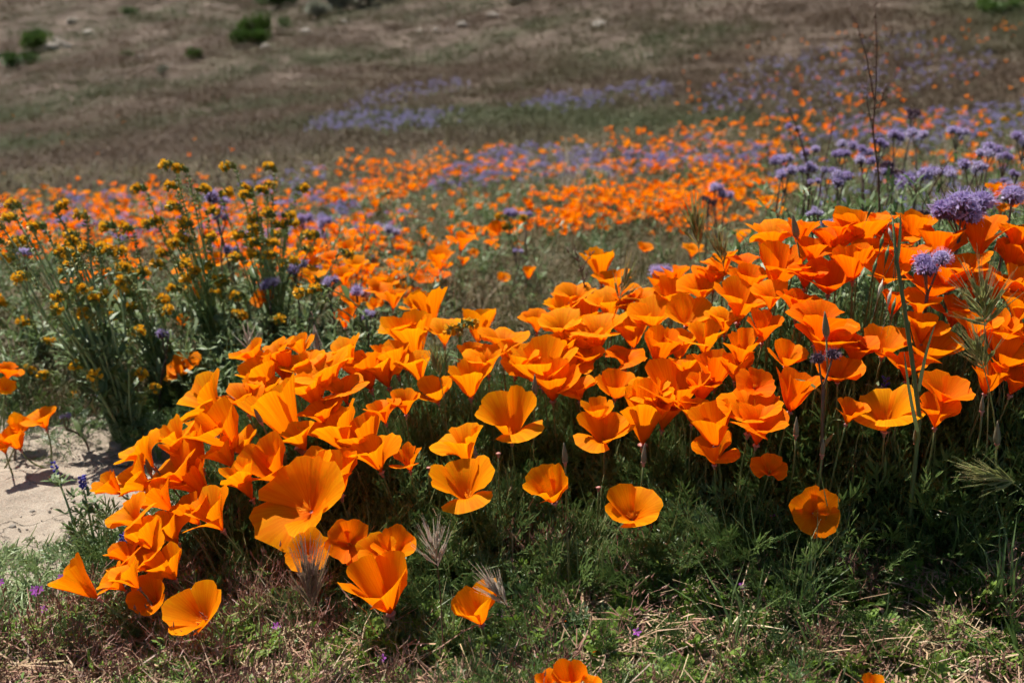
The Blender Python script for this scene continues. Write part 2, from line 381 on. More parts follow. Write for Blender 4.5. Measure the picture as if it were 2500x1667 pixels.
def flower_petals(kind, lod=0):
    th0, hw, ruf = KIND[kind]; out = []; phi0 = U(0, 6.28)
    droop = 1 if kind == 'd' else -1
    for k in range(4):
        mb = MB()
        th = [R(t + U(-6, 6)) for t in th0]; flop = R(U(-7, 12)); ps = 1.0 if k % 2 == 0 else .93
        if U(0, 1) < .22: flop += R(U(10, 28))
        if k == droop: flop = R(U(42, 80))
        V = petal(mb, th, phi0 + k * math.pi / 2 + U(-.12, .12), R(hw * U(.93, 1.08)), U(.93, 1.05), ps, ruf * U(.6, 1.5), flop, R(U(-9, 9)),
                  nu=(9, 4)[lod], nv=(8, 4)[lod], cut=U(.10, .26), flat=U(.72, .95), ph=U(0, 6.28), fold=R(U(-16, 12)))
        out.append((mb, V))
    return out, phi0
VAR = {}
for kd, cnt in (('g', 7), ('c', 9), ('f', 9), ('b', 7), ('o', 4), ('d', 6), ('v', 8)):
    VAR[kd] = []
    for _ in range(cnt):
        ps, phi0 = flower_petals(kd)
        allv = np.array([q for _, V in ps for q in V])
        rr = np.sort(np.hypot(allv[:, 0], allv[:, 1]))[int(len(allv) * .93)]
        VAR[kd].append(dict(me=[mb.mesh("petal", M['petal']) for mb, _ in ps], diam=2 * rr, h=float(np.sort(allv[:, 2])[int(len(allv) * .92)]), phi=phi0, droop=phi0 + math.pi / 2))
mb = MB()
for k in range(22):
    a = U(0, 6.28); s = U(.03, .15); z = U(.16, .27)
    mb.ribbon([(0, 0, .03), (math.cos(a) * s * .7, math.sin(a) * s * .7, z * .75), (math.cos(a) * s, math.sin(a) * s, z)], [.014, .012, .017], (-math.sin(a), math.cos(a), 0), tip=False)
ME_stamen = mb.mesh("stamens", M['stamen'])
mb = MB(); mb.tube([(0, 0, -.13), (0, 0, -.06), (0, 0, -.02), (0, 0, -.012), (0, 0, .01)], [.028, .042, .055, .085, .05], 8)
ME_recep = mb.mesh("receptacle", M['rim'])

def quat_axis(ax, roll):
    return Vector((0, 0, 1)).rotation_difference(Vector(ax).normalized()) @ Quaternion((0, 0, 1), roll)
HEIGHTS = []
def poppy(centre, w, kind, lean, tilt, label, group, color, parts=True, roll=None, root_shift=None, hmax=None):
    """lean: towards +X, tilt: towards the camera side (-Y); a stem from the soil carries the bloom"""
    var = random.choice(VAR[kind]); s = w / var['diam']
    ax = Vector((math.sin(R(lean)), -math.sin(R(tilt)), math.cos(R(lean)) * math.cos(R(tilt)))).normalized()
    base = Vector(centre) - ax * (var['h'] * s * .52)
    if roll is None:
        roll = U(0, 6.28)
        if kind == 'd': roll = -math.pi / 2 - var['droop'] + math.pi / 2 + math.pi + U(-.95, .95)
    q = quat_axis(ax, roll)
    hgt = max(base.z - gz(base.x, base.y), .02)
    rx = base.x - ax.x * hgt * .9 + U(-.02, .02); ry = base.y - ax.y * hgt * .5 + U(-.01, .05)
    if root_shift: rx += root_shift[0]; ry += root_shift[1]
    root = Vector((rx, ry, gz(rx, ry) - .005))
    t = thing("poppy", root, label, "poppy", group)
    HEIGHTS.append((base.x, base.y, base.z - gz(base.x, base.y)))
    L = (base - root).length
    pts = bez(Vector((0, 0, 0)), (base - root) - ax * L * .45, base - root - ax * s * .02, 8)
    mb = MB(); mb.tube(pts, [.0019 - .0007 * k / 8 for k in range(9)], 5)
    obj("stem", mb.mesh("stem", M['pstem']), t)
    lb = base - root
    for me in var['me']:
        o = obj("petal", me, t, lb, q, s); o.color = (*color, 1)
    obj("stamens", ME_stamen, t, lb, q, s); obj("receptacle", ME_recep, t, lb, q, s)
    return t
def tone(x=None, y=None, bias=0.0):
    k = min(1, max(0, U(0, 1) * .8 + bias + .06))
    return (.94 + .04 * k, .178 + .160 * k, .001 + .0012 * k)

def depth(x, y):
    ys = [520, 620, 700, 800, 900, 1000, 1100, 1200, 1300, 1400, 1480, 1560]
    r = np.interp(y, ys, [1.74, 1.66, 1.60, 1.52, 1.46, 1.41, 1.38, 1.35, 1.30, 1.23, 1.17, 1.08])
    l = np.interp(y, ys, [2.3, 2.10, 1.95, 1.80, 1.67, 1.57, 1.48, 1.40, 1.31, 1.23, 1.17, 1.08])
    t = float(smooth(1300, 1950, x)); return float(l * (1 - t) + r * t)
# x, y, width (2352-px picture), kind, lean, tilt, own label
HERO = [
 (186,1343,92,'g',-52,-8,"lone pointed orange poppy leaning out over the reddish filaree stems"),
 (268,1342,92,'f',-42,5,None), (292,1275,90,'d',-30,-5,None), (348,1372,100,'b',-22,34,"orange poppy opened toward the sand edge, lower lip stretched down"),
 (345,1288,140,'f',-30,12,None), (456,1415,148,'b',-24,26,"big cupped orange poppy standing alone above dark green filaree leaves"),
 (490,1188,120,'v',-28,10,None), (388,1222,112,'v',-30,8,None), (308,1195,118,'f',-36,6,None), (340,1240,90,'c',-30,4,None),
 (256,1118,68,'c',-40,8,None), (322,1108,104,'v',-42,6,None), (412,1092,150,'f',-32,8,None), (455,1120,90,'g',-30,0,None),
 (330,1050,105,'f',-38,2,None), (402,1012,90,'v',-36,4,None), (440,1040,100,'c',-30,4,None), (480,928,128,'v',-34,4,None),
 (512,1000,120,'c',-32,14,"cupped orange poppy carrying a tiny dark bee"), (560,925,96,'f',-16,4,None), (608,905,90,'v',-10,4,None),
 (652,962,132,'g',-24,2,"tall goblet shaped orange poppy rising over the sand end of the mound"), (560,1030,90,'f',-30,4,None), (520,1050,80,'v',-30,0,None),
 (625,1075,130,'c',-24,16,None), (583,822,76,'v',-26,6,None), (640,818,86,'f',-18,0,None), (608,868,96,'c',-24,4,None), (655,850,70,'g',-18,0,None),
 (700,850,96,'v',-20,4,None), (752,868,140,'f',-20,6,None), (795,822,100,'v',-22,0,None), (840,860,100,'c',-16,4,None), (790,905,110,'f',-20,2,None),
 (720,905,100,'v',-18,4,None),
 (700,1160,215,'o',-22,34,"largest poppy, crinkled and spread wide with folded yellow edges"), (770,1100,120,'c',-14,10,None), (720,1095,110,'v',-16,4,None),
 (708,1272,104,'o',-8,44,"open orange poppy half hidden behind a purplish foxtail head"), (800,1245,104,'o',6,52,"flat shaded orange poppy facing out with a dark centre"),
 (905,1262,92,'v',12,24,None), (868,1270,90,'o',-6,40,None),
 (876,1362,152,'c',-12,14,"big orange poppy cup with one petal pointing sideways, low in the shade"), (1096,1404,108,'c',-10,10,"small yellow orange poppy cup beside a pale foxtail"),
 (778,1003,130,'v',-20,6,None), (862,1052,112,'v',-16,4,None), (835,1015,110,'c',-18,4,None), (938,1060,70,'v',-6,6,None), (745,960,90,'f',-18,2,None),
 (1066,1122,148,'d',-12,14,"orange poppy with tall back petal and two side petals spread flat"), (1068,1030,112,'v',-6,6,None),
 (1265,1128,100,'c',-10,20,"small cup shaped orange poppy alone on the leafy front slope"), (1450,1176,122,'b',-4,24,"rounded open orange poppy bowl alone on the leafy front slope"),
 (1170,972,140,'d',-10,12,"flared orange poppy with one broad petal hanging beneath it"), (1388,1000,122,'d',-6,10,"orange poppy whose front petal droops like an apron"),
 (1480,962,118,'g',-4,6,None), (1528,955,90,'v',4,4,None), (1640,1040,96,'d',-4,8,"orange poppy with square drooping front petal"), (1768,1080,76,'b',4,30,"small half shaded orange poppy crossed by a stem shadow"),
 (1872,1178,112,'o',10,62,"wide open orange poppy showing its thin stamens, sideways on the shaded slope"),
 (1722,960,140,'f',-2,10,None), (1640,985,100,'c',-8,8,None), (1745,990,120,'f',2,12,None), (1825,906,100,'c',10,4,None), (1924,860,100,'b',-4,18,None),
 (2035,958,140,'f',-8,10,"wide flared pale orange poppy below the oat stalk"), (2170,904,110,'b',0,16,None), (1950,952,70,'v',6,10,None),
 (1556,900,155,'b',-2,14,"broad orange poppy bowl at the front of the crowded middle"), (1490,915,100,'f',-4,8,None), (1415,894,90,'b',-2,14,None), (1610,900,80,'v',6,0,None),
 (1240,850,150,'b',-8,8,None), (1268,885,110,'c',-4,10,None), (1305,850,90,'v',-4,4,None), (1080,880,94,'c',-6,8,None), (1000,905,84,'b',-16,14,None),
 (1155,795,110,'f',-2,2,None), (1190,835,90,'v',6,2,None), (1120,835,100,'f',-6,4,None), (1100,750,76,'c',4,-4,None), (985,714,76,'g',-8,-8,"tall upright orange poppy standing above the back of the mound"),
 (950,788,104,'g',-10,-2,None), (880,856,114,'v',-14,4,None), (915,770,88,'f',-12,2,None), (905,830,90,'c',-10,0,None), (1020,770,90,'f',-6,0,None), (960,850,84,'v',-10,0,None),
 (1232,744,76,'f',-2,4,None), (1290,762,96,'f',-4,6,None), (1335,800,90,'v',0,4,None), (1380,618,72,'g',-6,-6,"upright orange poppy at the back tip beside a bare twiggy stem"),
 (1405,655,84,'v',-4,6,None), (1400,712,96,'f',-2,6,None), (1322,690,92,'f',-12,4,None), (1290,715,70,'v',-14,2,None), (1345,735,90,'c',-4,4,None),
 (1375,772,130,'f',-4,6,None), (1435,832,92,'f',-2,8,None), (1350,830,84,'v',-2,4,None), (1300,800,80,'c',-6,4,None),
 (1500,732,104,'b',0,14,None), (1580,730,104,'b',2,16,None), (1612,668,96,'b',0,8,None), (1550,640,70,'v',-2,2,None), (1515,805,86,'c',0,8,None), (1455,765,90,'c',-2,4,None),
 (1560,800,80,'c',2,4,None), (1470,690,90,'f',-2,4,None), (1545,690,86,'v',0,6,None),
 (1620,785,92,'v',2,2,None), (1645,855,96,'c',0,6,None), (1705,806,84,'c',2,8,None), (1735,885,80,'o',10,38,None), (1575,850,76,'v',2,4,None),
 (1700,705,114,'v',2,8,None), (1640,640,90,'f',0,0,None), (1790,622,120,'c',0,8,None), (1775,556,116,'f',2,0,None), (1868,585,92,'v',4,4,None), (1720,655,90,'v',2,4,None),
 (1905,650,118,'b',-4,12,None), (1915,565,90,'v',2,0,None), (1850,640,84,'f',2,6,None), (1808,824,80,'b',2,18,None), (1770,690,84,'f',2,8,None), (1830,705,86,'v',6,4,None),
 (1880,755,140,'f',4,6,None), (1895,795,130,'v',2,10,None), (1755,760,80,'v',2,6,None), (1665,745,84,'f',0,6,None),
 (2030,798,114,'b',0,16,None), (1965,812,90,'v',-4,8,None), (2135,805,126,'b',4,18,None), (2120,760,90,'v',2,4,None), (2085,850,90,'f',6,6,None),
 (1975,540,124,'v',2,0,None), (2045,560,100,'f',2,0,None), (2100,530,84,'c',2,0,None), (2160,575,110,'v',2,2,None), (2252,548,128,'v',2,-4,"tall flared orange poppy below the large phacelia head"),
 (2335,552,96,'f',6,-2,None), (2330,600,96,'v',4,6,None), (1960,610,90,'c',0,4,None), (2030,632,110,'b',0,12,None), (2080,600,90,'v',2,2,None), (2010,590,90,'f',0,2,None),
 (2140,665,110,'b',4,12,None), (2215,625,110,'f',0,2,None), (2290,665,100,'v',4,4,None), (2340,655,80,'c',6,4,None), (2240,665,90,'f',2,4,None), (2180,640,80,'v',2,2,None),
 (2312,825,112,'b',6,20,None), (2330,880,104,'f',6,14,None), (2290,770,90,'c',4,8,None), (2052,700,62,'c',0,4,None), (2340,715,90,'v',4,6,None), (2240,760,90,'v',2,8,None),
 (2110,705,90,'f',2,4,None), (2190,725,90,'v',2,6,None), (2270,875,70,'c',4,8,None), (2150,955,90,'v',0,6,None), (2345,775,80,'f',2,6,None),
 # fillers deeper inside the mound
 (930,930,70,'v',-8,6,None), (690,800,70,'v',-16,0,None), (1080,830,70,'v',0,4,None), (1690,850,70,'c',2,4,None), (1440,700,70,'v',0,4,None), (1520,660,60,'c',2,0,None),
 (1660,610,70,'v',2,0,None), (1710,610,70,'f',4,0,None), (1840,540,80,'v',4,0,None), (1930,530,70,'f',2,0,None), (2020,525,70,'v',2,0,None), (480,985,80,'v',-30,4,None),
 (370,1150,90,'v',-34,4,None), (440,1180,80,'c',-30,4,None), (300,1330,80,'v',-36,8,None), (385,1305,90,'c',-26,10,None), (690,1010,80,'v',-20,4,None), (560,1110,80,'g',-24,0,None),
 (880,950,80,'v',-14,4,None), (1330,900,84,'f',-2,6,None), (1370,950,70,'c',-4,8,None), (1590,950,80,'v',2,6,None),
 (1310,1566,78,'c',-4,10,"poppy tops poking in just above the trampled filaree"), (1258,1570,56,'v',-10,10,None), (1358,1574,50,'v',12,8,None), (2005,1580,60,'c',0,10,None),
]
KW = {'g': "narrow goblet shaped orange poppy", 'c': "cup shaped orange poppy", 'f': "flaring orange poppy", 'b': "open bowl shaped orange poppy",
      'o': "wide open orange poppy", 'd': "orange poppy with one drooping petal", 'v': "funnel shaped orange poppy"}
LAND = {"wild oat stalk": (2070, 640), "dark coiled phacelia": (2138, 610), "largest phacelia cluster": (2220, 500), "single phacelia head": (2330, 480), "bushy foxtail head": (2255, 690), "lower green foxtail": (2245, 805),
 "grey seeding phacelia": (1897, 812), "reddish crest bud": (1830, 545), "slender crest foxtail": (1605, 560), "violet phacelia sprig": (1513, 628), "twiggy bare stem": (1330, 630), "stubby fiddleneck spike": (1062, 760),
 "tucked green foxtail": (1000, 835), "drooping brome head": (725, 790), "small pinkish foxtail": (572, 780), "purplish foxtail head": (710, 1330), "whitish dry foxtail": (1000, 1255), "bare sand lupine": (195, 1125),
 "largest crinkled poppy": (700, 1160), "apron petal poppy": (1390, 1010), "square petal poppy": (1640, 1050), "broad bowl poppy": (1556, 900), "tall goblet poppy": (652, 962), "tall upright poppy": (985, 714),
 "pale flared poppy": (2035, 958), "tall pointed bud": (1898, 740), "reddish filaree stems": (150, 1420), "hanging petal poppy": (1170, 975), "rounded bowl poppy": (1450, 1176), "sideways foxtail": (2265, 1090), "bee carrying poppy": (512, 1000)}
def zone(x, y):
    d = sorted((math.hypot(x - a, (y - b) * 1.3), k) for k, (a, b) in LAND.items())
    if d[0][0] < 62: return "right beside the " + d[0][1]
    return "between the " + d[0][1] + " and the " + d[1][1]
for hx, hy, hw, kd, ln, tl, lab in HERO:
    D = depth(hx, hy) + U(-.02, .02); c = at(hx, hy, D)
    bias = (.28 if hx < 1300 else .10 if hx < 1700 else -.08) - (.0 if hy > 700 else .05)  # left blooms yellower: their brighter exposure is put into the petal colour
    if 'yellow' in (lab or '') or 'pale' in (lab or ''): bias += .3
    if (hx, hy) in ((2052, 700), (800, 1245)): bias = -.6
    poppy(c, hw * 1.04 * mpp(D), kd, ln + U(-5, 5), tl + U(-3, 3), lab or (KW[kd] + " " + zone(hx, hy)), "orange poppies of the near mound", tone(bias=bias))
MOUND = np.array([h for h in HEIGHTS])

# poppies standing off by themselves or behind the mound, each still to be told apart
MIDP = [(425,838,70,'o',-10,36,2.12), (402,862,46,'o',-16,30,2.10), (100,968,84,'f',-6,10,1.86), (18,858,58,'f',10,0,2.0), (12,890,50,'o',20,20,1.98), (40,985,56,'c',16,20,1.85), (36,1012,60,'c',-10,14,1.82), (10,1030,40,'v',0,10,1.80),
 (605,686,48,'b',-4,40,2.4), (420,742,40,'v',0,10,2.35), (500,557,48,'f',-10,0,2.6), (497,598,50,'b',0,24,2.55), (440,598,46,'f',4,0,2.6), (425,628,52,'f',-6,6,2.5), (565,612,46,'v',2,6,2.55), (462,642,44,'v',4,4,2.5),
 (448,665,36,'c',0,6,2.5), (716,640,66,'f',4,4,2.45), (692,588,60,'f',0,4,2.6), (722,574,50,'v',2,4,2.65), (705,610,56,'f',0,4,2.6), (800,578,50,'v',0,4,2.75), (760,600,50,'f',0,4,2.7), (820,615,56,'f',2,6,2.6), (790,640,50,'v',0,6,2.5),
 (812,700,64,'f',6,6,2.3), (792,738,50,'c',0,20,2.2), (868,672,70,'f',4,6,2.3), (905,690,60,'v',4,4,2.25), (860,700,36,'b',0,30,2.25), (950,705,50,'v',0,6,2.2), (1010,600,56,'v',0,6,3.0), (1060,560,60,'v',2,2,3.0), (1145,528,44,'b',0,30,3.1), (1155,640,30,'b',0,30,2.9), (1215,628,30,'c',0,6,2.9),
 (1590,580,50,'f',6,4,2.6), (1480,572,36,'b',0,20,2.9), (1700,545,40,'v',0,4,2.8), (1760,470,40,'v',0,4,3.0), (1790,490,30,'v',0,4,3.0), (1730,475,36,'f',0,4,3.1), (2290,440,50,'v',0,4,2.4), (2330,470,50,'f',0,4,2.4), (2300,480,40,'v',0,4,2.4), (2345,440,40,'v',0,4,2.5),
 (330,645,30,'v',0,4,2.8), (200,640,44,'f',0,4,2.7), (215,605,30,'v',0,4,2.8), (160,650,40,'f',0,4,2.7), (310,610,40,'f',0,4,2.8), (280,600,30,'v',0,4,2.8), (240,630,30,'f',0,4,2.8)]
for hx, hy, hw, kd, ln, tl, D in MIDP:
    if hx < 120 and hy > 800: lab = KW[kd] + " at the bare sand across from the mound"
    elif hx < 460 and hy > 800: lab = KW[kd] + " alone before the dark fiddleneck foliage"
    elif hx < 650 and hy < 720: lab = KW[kd] + " among the yellow fiddleneck stems"
    elif hx < 980: lab = KW[kd] + " between fiddlenecks and the mound's back"
    elif hx > 2250: lab = KW[kd] + " behind the large phacelia heads"
    else: lab = KW[kd] + " in the open grass behind the mound"
    poppy(at(hx, hy, D), hw * mpp(D), kd, ln + U(-5, 5), tl, lab, "orange poppies standing behind the mound", tone(bias=.12))
print("POPPIES", len(HERO), len(MIDP), "height above soil", MOUND[:, 2].min(), MOUND[:, 2].max(), np.sort(MOUND[:, 2])[:6])

# ------------------------------------------------------------------ greenery that nobody could count
def lobe(mb, p, d, L, w, up, mi=0):
    d = Vector(d).normalized(); side = d.cross(up); side = side.normalized() if side.length > 1e-4 else Vector((1, 0, 0))
    p = Vector(p); q = p + d * L * .6 + up * U(-.1, .15) * L; e = p + d * L + up * U(-.15, .2) * L
    mb.add([p - side * w * .25, p + side * w * .25, q + side * w * .55, e, q - side * w * .55], [(0, 1, 2, 4), (4, 2, 3)], mi)
def poppy_leaf(mb, root, az, el, L, droop):
    """long stalk ending in a finely cut fan, three branches each split again and again"""
    root = Vector(root); d = Vector((math.cos(az) * math.cos(el), math.sin(az) * math.cos(el), math.sin(el)))
    out = Vector((math.cos(az), math.sin(az), 0)); tip = root + d * L * .62 + out * L * droop
    pts = bez(root, root + d * L * .35, tip, 3); side = Vector((-math.sin(az), math.cos(az), 0))
    mb.ribbon(pts, [.0020, .0018, .0015, .0013], side, tip=False)
    d2 = (pts[-1] - pts[-2]).normalized(); up = side.cross(d2).normalized()
    if up.z < 0: up = -up
    for a, sc in ((-.75, .8), (0, 1.0), (.75, .8), (-1.35, .55), (1.35, .55)):
        bd = (d2 * math.cos(a) + side * math.sin(a)).normalized(); bl = L * .36 * sc * U(.85, 1.15)
        e = tip + bd * bl * .55
        mb.ribbon([tip, e], [.0013, .0011], bd.cross(up), tip=False)
        bs = bd.cross(up).normalized()
        for k in range(6):
            t = U(.35, 1.0); b2 = (bd + bs * U(-.95, .95) + up * U(-.15, .35)).normalized()
            lobe(mb, tip.lerp(e, t), b2, bl * U(.32, .55), U(.0014, .0024), up)
def spray(nleaf, hi, spread):
    mb = MB()
    for k in range(nleaf):
        poppy_leaf(mb, (U(-.012, .012), U(-.012, .012), 0), U(0, 6.28), U(.75, 1.4) if U(0, 1) < spread else U(.35, .8), hi * U(.6, 1.1), U(0, .25))
    return mb.mesh("leaf_spray", M['pleaf'], False)
SPRAYS = [spray(9, .11, .75) for _ in range(6)]
def filaree_leaf(mb, root, az, el, L):
    root = Vector(root); d = Vector((math.cos(az) * math.cos(el), math.sin(az) * math.cos(el), math.sin(el))); side = Vector((-math.sin(az), math.cos(az), 0))
    pts = bez(root, root + d * L * .5, root + d * L + Vector((0, 0, -.25 * L)), 6); mb.ribbon(pts, [.0012] * 7, side, mi=1, tip=False)
    up = Vector((0, 0, 1))
    for k in range(2, 7):
        for sg in (-1, 1):
            w = L * .24 * math.sin(math.pi * (k - 1) / 6.5) + .002
            dd = (d * .5 + side * sg).normalized()
            for j in range(3):
                lobe(mb, pts[k] + dd * w * .3 * j, (dd + d * U(-.2, .9) * (1 if j else 0)).normalized(), w * .75, w * .34, up)
    lobe(mb, pts[-1], d, L * .2, L * .09, up)
def rosette(n):
    mb = MB()
    for k in range(n): filaree_leaf(mb, (0, 0, .002), U(0, 6.28), U(.1, .9), U(.03, .055))
    return mb.mesh("filaree_rosette", [M['fil'], M['red']], False)
ROSES = [rosette(7) for _ in range(5)]
def straw_mat():
    mb = MB()
    for k in range(16):
        a = U(0, 6.28); L = U(.02, .07); p = Vector((U(-.035, .035), U(-.035, .035), U(.002, .014))); d = Vector((math.cos(a), math.sin(a), U(-.08, .22)))
        m_ = p + d * L * .5 + Vector((U(-.006, .006), U(-.006, .006), U(0, .006)))
        mb.ribbon([p, m_, p + d * L], [U(.0008, .0022)] * 3, (-math.sin(a), math.cos(a), U(-.4, .4)), mi=int(U(0, 1) < .25), tip=U(0, 1) < .5)
    for k in range(7):
        a = U(0, 6.28); p = Vector((U(-.035, .035), U(-.035, .035), U(.003, .012))); lobe(mb, p, (math.cos(a), math.sin(a), U(-.1, .4)), U(.006, .014), U(.002, .005), Vector((0, 0, 1)))
    return mb.mesh("straw", [M['straw'], M['red']], False)
STRAW = [straw_mat() for _ in range(6)]
def red_stems():
    """wiry reddish filaree stems with pointed beaks"""
    mb = MB()
    for k in range(5):
        a = U(0, 6.28); H = U(.05, .10); p = Vector((U(-.01, .01), U(-.01, .01), 0)); e = p + Vector((math.cos(a) * H * .5, math.sin(a) * H * .5, H))
        pts = bez(p, p + Vector((0, 0, H * .5)), e, 4); mb.tube(pts, [.0010, .0009, .0008, .0007, .0006], 3)
        for j in range(5):
            q = pts[random.choice((2, 3, 4))]; b = U(0, 6.28); f = q + Vector((math.cos(b) * .016, math.sin(b) * .016, U(.004, .022)))
            mb.ribbon([q, f], [.0009, .0008], (math.sin(b), -math.cos(b), 0), tip=False)
            mb.spindle(f, f + Vector((math.cos(b) * .003, math.sin(b) * .003, U(.008, .014))), .0018, 4, .25)
        for j in range(3): lobe(mb, pts[random.choice((1, 2, 3))], (U(-1, 1), U(-1, 1), U(0, .5)), U(.01, .02), U(.003, .006), Vector((0, 0, 1)), 1)
    return mb.mesh("filaree_stems", [M['red'], M['fil']], False)
REDS = [red_stems() for _ in range(5)]
def tuft(n, H, rad, wd, m, lean=.5, seeds=0):
    mb = MB()
    for k in range(n):
        a = U(0, 6.28); r = rad * math.sqrt(U(0, 1)); p = Vector((math.cos(a) * r, math.sin(a) * r, -.01)); h = H * U(.45, 1.1); b = U(0, 6.28); o = lean * U(.1, 1)
        pts = bez(p, p + Vector((0, 0, h * .6)), p + Vector((math.cos(b) * h * o, math.sin(b) * h * o, h * (1 - .3 * o))), 3)
        mb.ribbon(pts, [wd * U(.7, 1.2), wd, wd * .7, 0], (-math.sin(b), math.cos(b), .2))
        if k < seeds:
            for j in range(5): lobe(mb, pts[-1] - Vector((0, 0, j * .006)), (U(-1, 1), U(-1, 1), U(-.2, 1.2)), U(.010, .02), .002, Vector((0, 0, 1)))
    return mb.mesh("grass_tuft", m, False)
GREENT = [tuft(14, .17, .02, .004, M['blade'], .6) for _ in range(3)]
MEADT = [tuft(34, .13, .07, .0026, M['mead'], .9, 9) for _ in range(5)]
HILLT = [tuft(60, .20, .40, .012, M['tuft'], .9) for _ in range(5)]
def weeds():                                     # small leafy green plants of the meadow
    mb = MB()
    for k in range(7):
        p = Vector((U(-.03, .03), U(-.03, .03), 0)); a = U(0, 6.28); H = U(.07, .17); e = p + Vector((math.cos(a) * H * .3, math.sin(a) * H * .3, H))
        pts = bez(p, p + Vector((0, 0, H * .6)), e, 5); mb.ribbon(pts, [.002] * 6, (1, 0, 0), tip=False)
        for j in range(22):
            lobe(mb, pts[random.randint(1, 5)], (U(-1, 1), U(-1, 1), U(-.1, .9)), U(.008, .023), U(.0018, .005), Vector((0, 0, 1)))
    return mb.mesh("leafy_weed", M['fidleaf'], False)
WEEDS = [weeds() for _ in range(4)]

def idw(x, y, pts, vals, p=3):
    d2 = (x[:, None] - pts[None, :, 0]) ** 2 + (y[:, None] - pts[None, :, 1]) ** 2 + 1e-4
    w = d2 ** (-p / 2); return (w * vals).sum(1) / w.sum(1), np.sqrt(d2.min(1))
def onground(x, y, dz=0): return np.stack([x, y, ground(x, y) + dz], 1)
def sandmask(x, y):                              # 1 on the bare sand
    e = np.hypot((x + .86) / .47, (y - 1.68) / .40) + (vnoise(x, y, 9, 2) - .5) * .45
    return e < 1

# ferny poppy foliage filling the mound up to just under its blooms
N = 5600
x = rng.uniform(-.85, 1.35, N); y = rng.uniform(1.10, 2.35, N)
hh, dm = idw(x, y, MOUND[:, :2], MOUND[:, 2])
front = smooth(1.12, 1.34, y - .05 * x)
keep = (dm < np.where(y < 1.42, .075, .13) * (.5 + vnoise(x, y, 6, 8))) & (hh > .035) & ~(sandmask(x, y) & (dm > .06))
x, y, hh = x[keep], y[keep], hh[keep]
H = np.clip(hh * rng.uniform(.45, .95, len(x)), .03, .26)
s = np.clip(H / .115, .35, 1.7)
lift = np.clip(H - .115 * s * 1.0, 0, None)
scatter("poppy_foliage", onground(x, y, lift * .8 - .006), rots(len(x), .22), np.stack([np.clip(s, .6, 1.15), np.clip(s, .6, 1.15), s], 1), SPRAYS,
        "finely cut grey green poppy foliage filling the mound under the blooms", "foliage")
print("FOLIAGE", len(x))
STEMS = [tuft(10, .20, .035, .0022, M['pstem'], .35) for _ in range(4)]
k = rng.uniform(0, 1, len(x)) < .30; xs, ys_, hs = x[k], y[k], hh[k]
scatter("poppy_stalks", onground(xs, ys_), rots(len(xs), .16), np.stack([np.full(len(xs), .9)] * 2 + [np.clip(hs * .92 / .20, .2, 1.5)], 1), STEMS, "thin green poppy stalks crowding the shade under the blooms", "stems")
# low growth on the near ground
N = 5200
x = rng.uniform(-1.0, 1.1, N); y = rng.uniform(.98, 1.75, N)
_, dm = idw(x, y, MOUND[:, :2], MOUND[:, 2])
k = (~sandmask(x, y)) & ((y < 1.5) | (x < -.35)) & (vnoise(x, y, 9, 4) > .30 + .25 * (x < -.45)); x, y = x[k], y[k]
scatter("filaree_leaves", onground(x, y), rots(len(x), .35), rng.uniform(.6, 1.15, len(x)), ROSES, "green feathery filaree leaves covering the ground before the mound", "foliage")
N = 3600
x = rng.uniform(-1.1, 1.2, N); y = rng.uniform(.95, 1.7, N)
k = (~sandmask(x, y)) & (vnoise(x, y, 6, 9) > .28); x, y = x[k], y[k]
scatter("straw_litter", onground(x, y), rots(len(x), .25), rng.uniform(.7, 1.35, len(x)), STRAW, "tan and reddish dry straw scattered over the near ground", "straw")
N = 800
x = rng.uniform(-.95, .2, N); y = rng.uniform(.98, 1.55, N); k = (~sandmask(x, y)) & (vnoise(x, y, 5, 12) > .25 + .5 * smooth(-.35, .1, x)); x, y = x[k], y[k]
x2 = rng.uniform(0, 1.1, 120); y2 = rng.uniform(1.05, 1.4, 120); x = np.append(x, x2); y = np.append(y, y2)
scatter("filaree_stems", onground(x, y), rots(len(x), .25), rng.uniform(.45, .85, len(x)), REDS, "wiry reddish filaree stems with pointed seed beaks beside the sand", "weeds")
# low sprays of poppy leaf at the very front and at the sand's edge
N = 520
x = rng.uniform(-.6, 1.0, N); y = rng.uniform(1.0, 1.3, N); k = vnoise(x, y, 5, 21) > .52; x, y = x[k], y[k]
xs = rng.uniform(-.75, -.38, 150); ys_ = rng.uniform(1.42, 1.72, 150); k = ~sandmask(xs, ys_); x = np.append(x, xs[k]); y = np.append(y, ys_[k])
scatter("young_poppy_foliage", onground(x, y), rots(len(x), .2), np.where(y > 1.38, rng.uniform(.22, .4, len(x)), rng.uniform(.35, .7, len(x))), SPRAYS, "low blue green poppy leaves sprouting at the front edge", "foliage")
N = 900
x = rng.uniform(-1.0, -.36, N); y = rng.uniform(1.26, 1.66, N); k = (vnoise(x, y, 10, 77) + .9 * (x + .72) - 1.1 * (y - 1.47) > .42); x, y = x[k], y[k]
scatter("sand_edge_weeds", onground(x, y), rots(len(x), .45), rng.uniform(.5, .9, len(x)), [tuft(16, .045, .025, .0034, M['fid'], 1.1) for _ in range(4)], "flattened pale grey green weeds spreading onto the bare sand", "weeds")
# grass blades on the shaded slope
pts = [hit(U(2080, 2330), U(1180, 1330)) for _ in range(26)] + [hit(U(1000, 1100), U(1330, 1400)) for _ in range(5)] + [hit(U(1650, 2352), U(1380, 1560)) for _ in range(16)]
x = np.array([q.x for q in pts]); y = np.array([q.y for q in pts])
scatter("green_grass", onground(x, y), rots(len(x), .3), rng.uniform(.4, 1.0, len(x)), GREENT, "long green grass blades on the shaded slope under the foxtail heads", "grass")

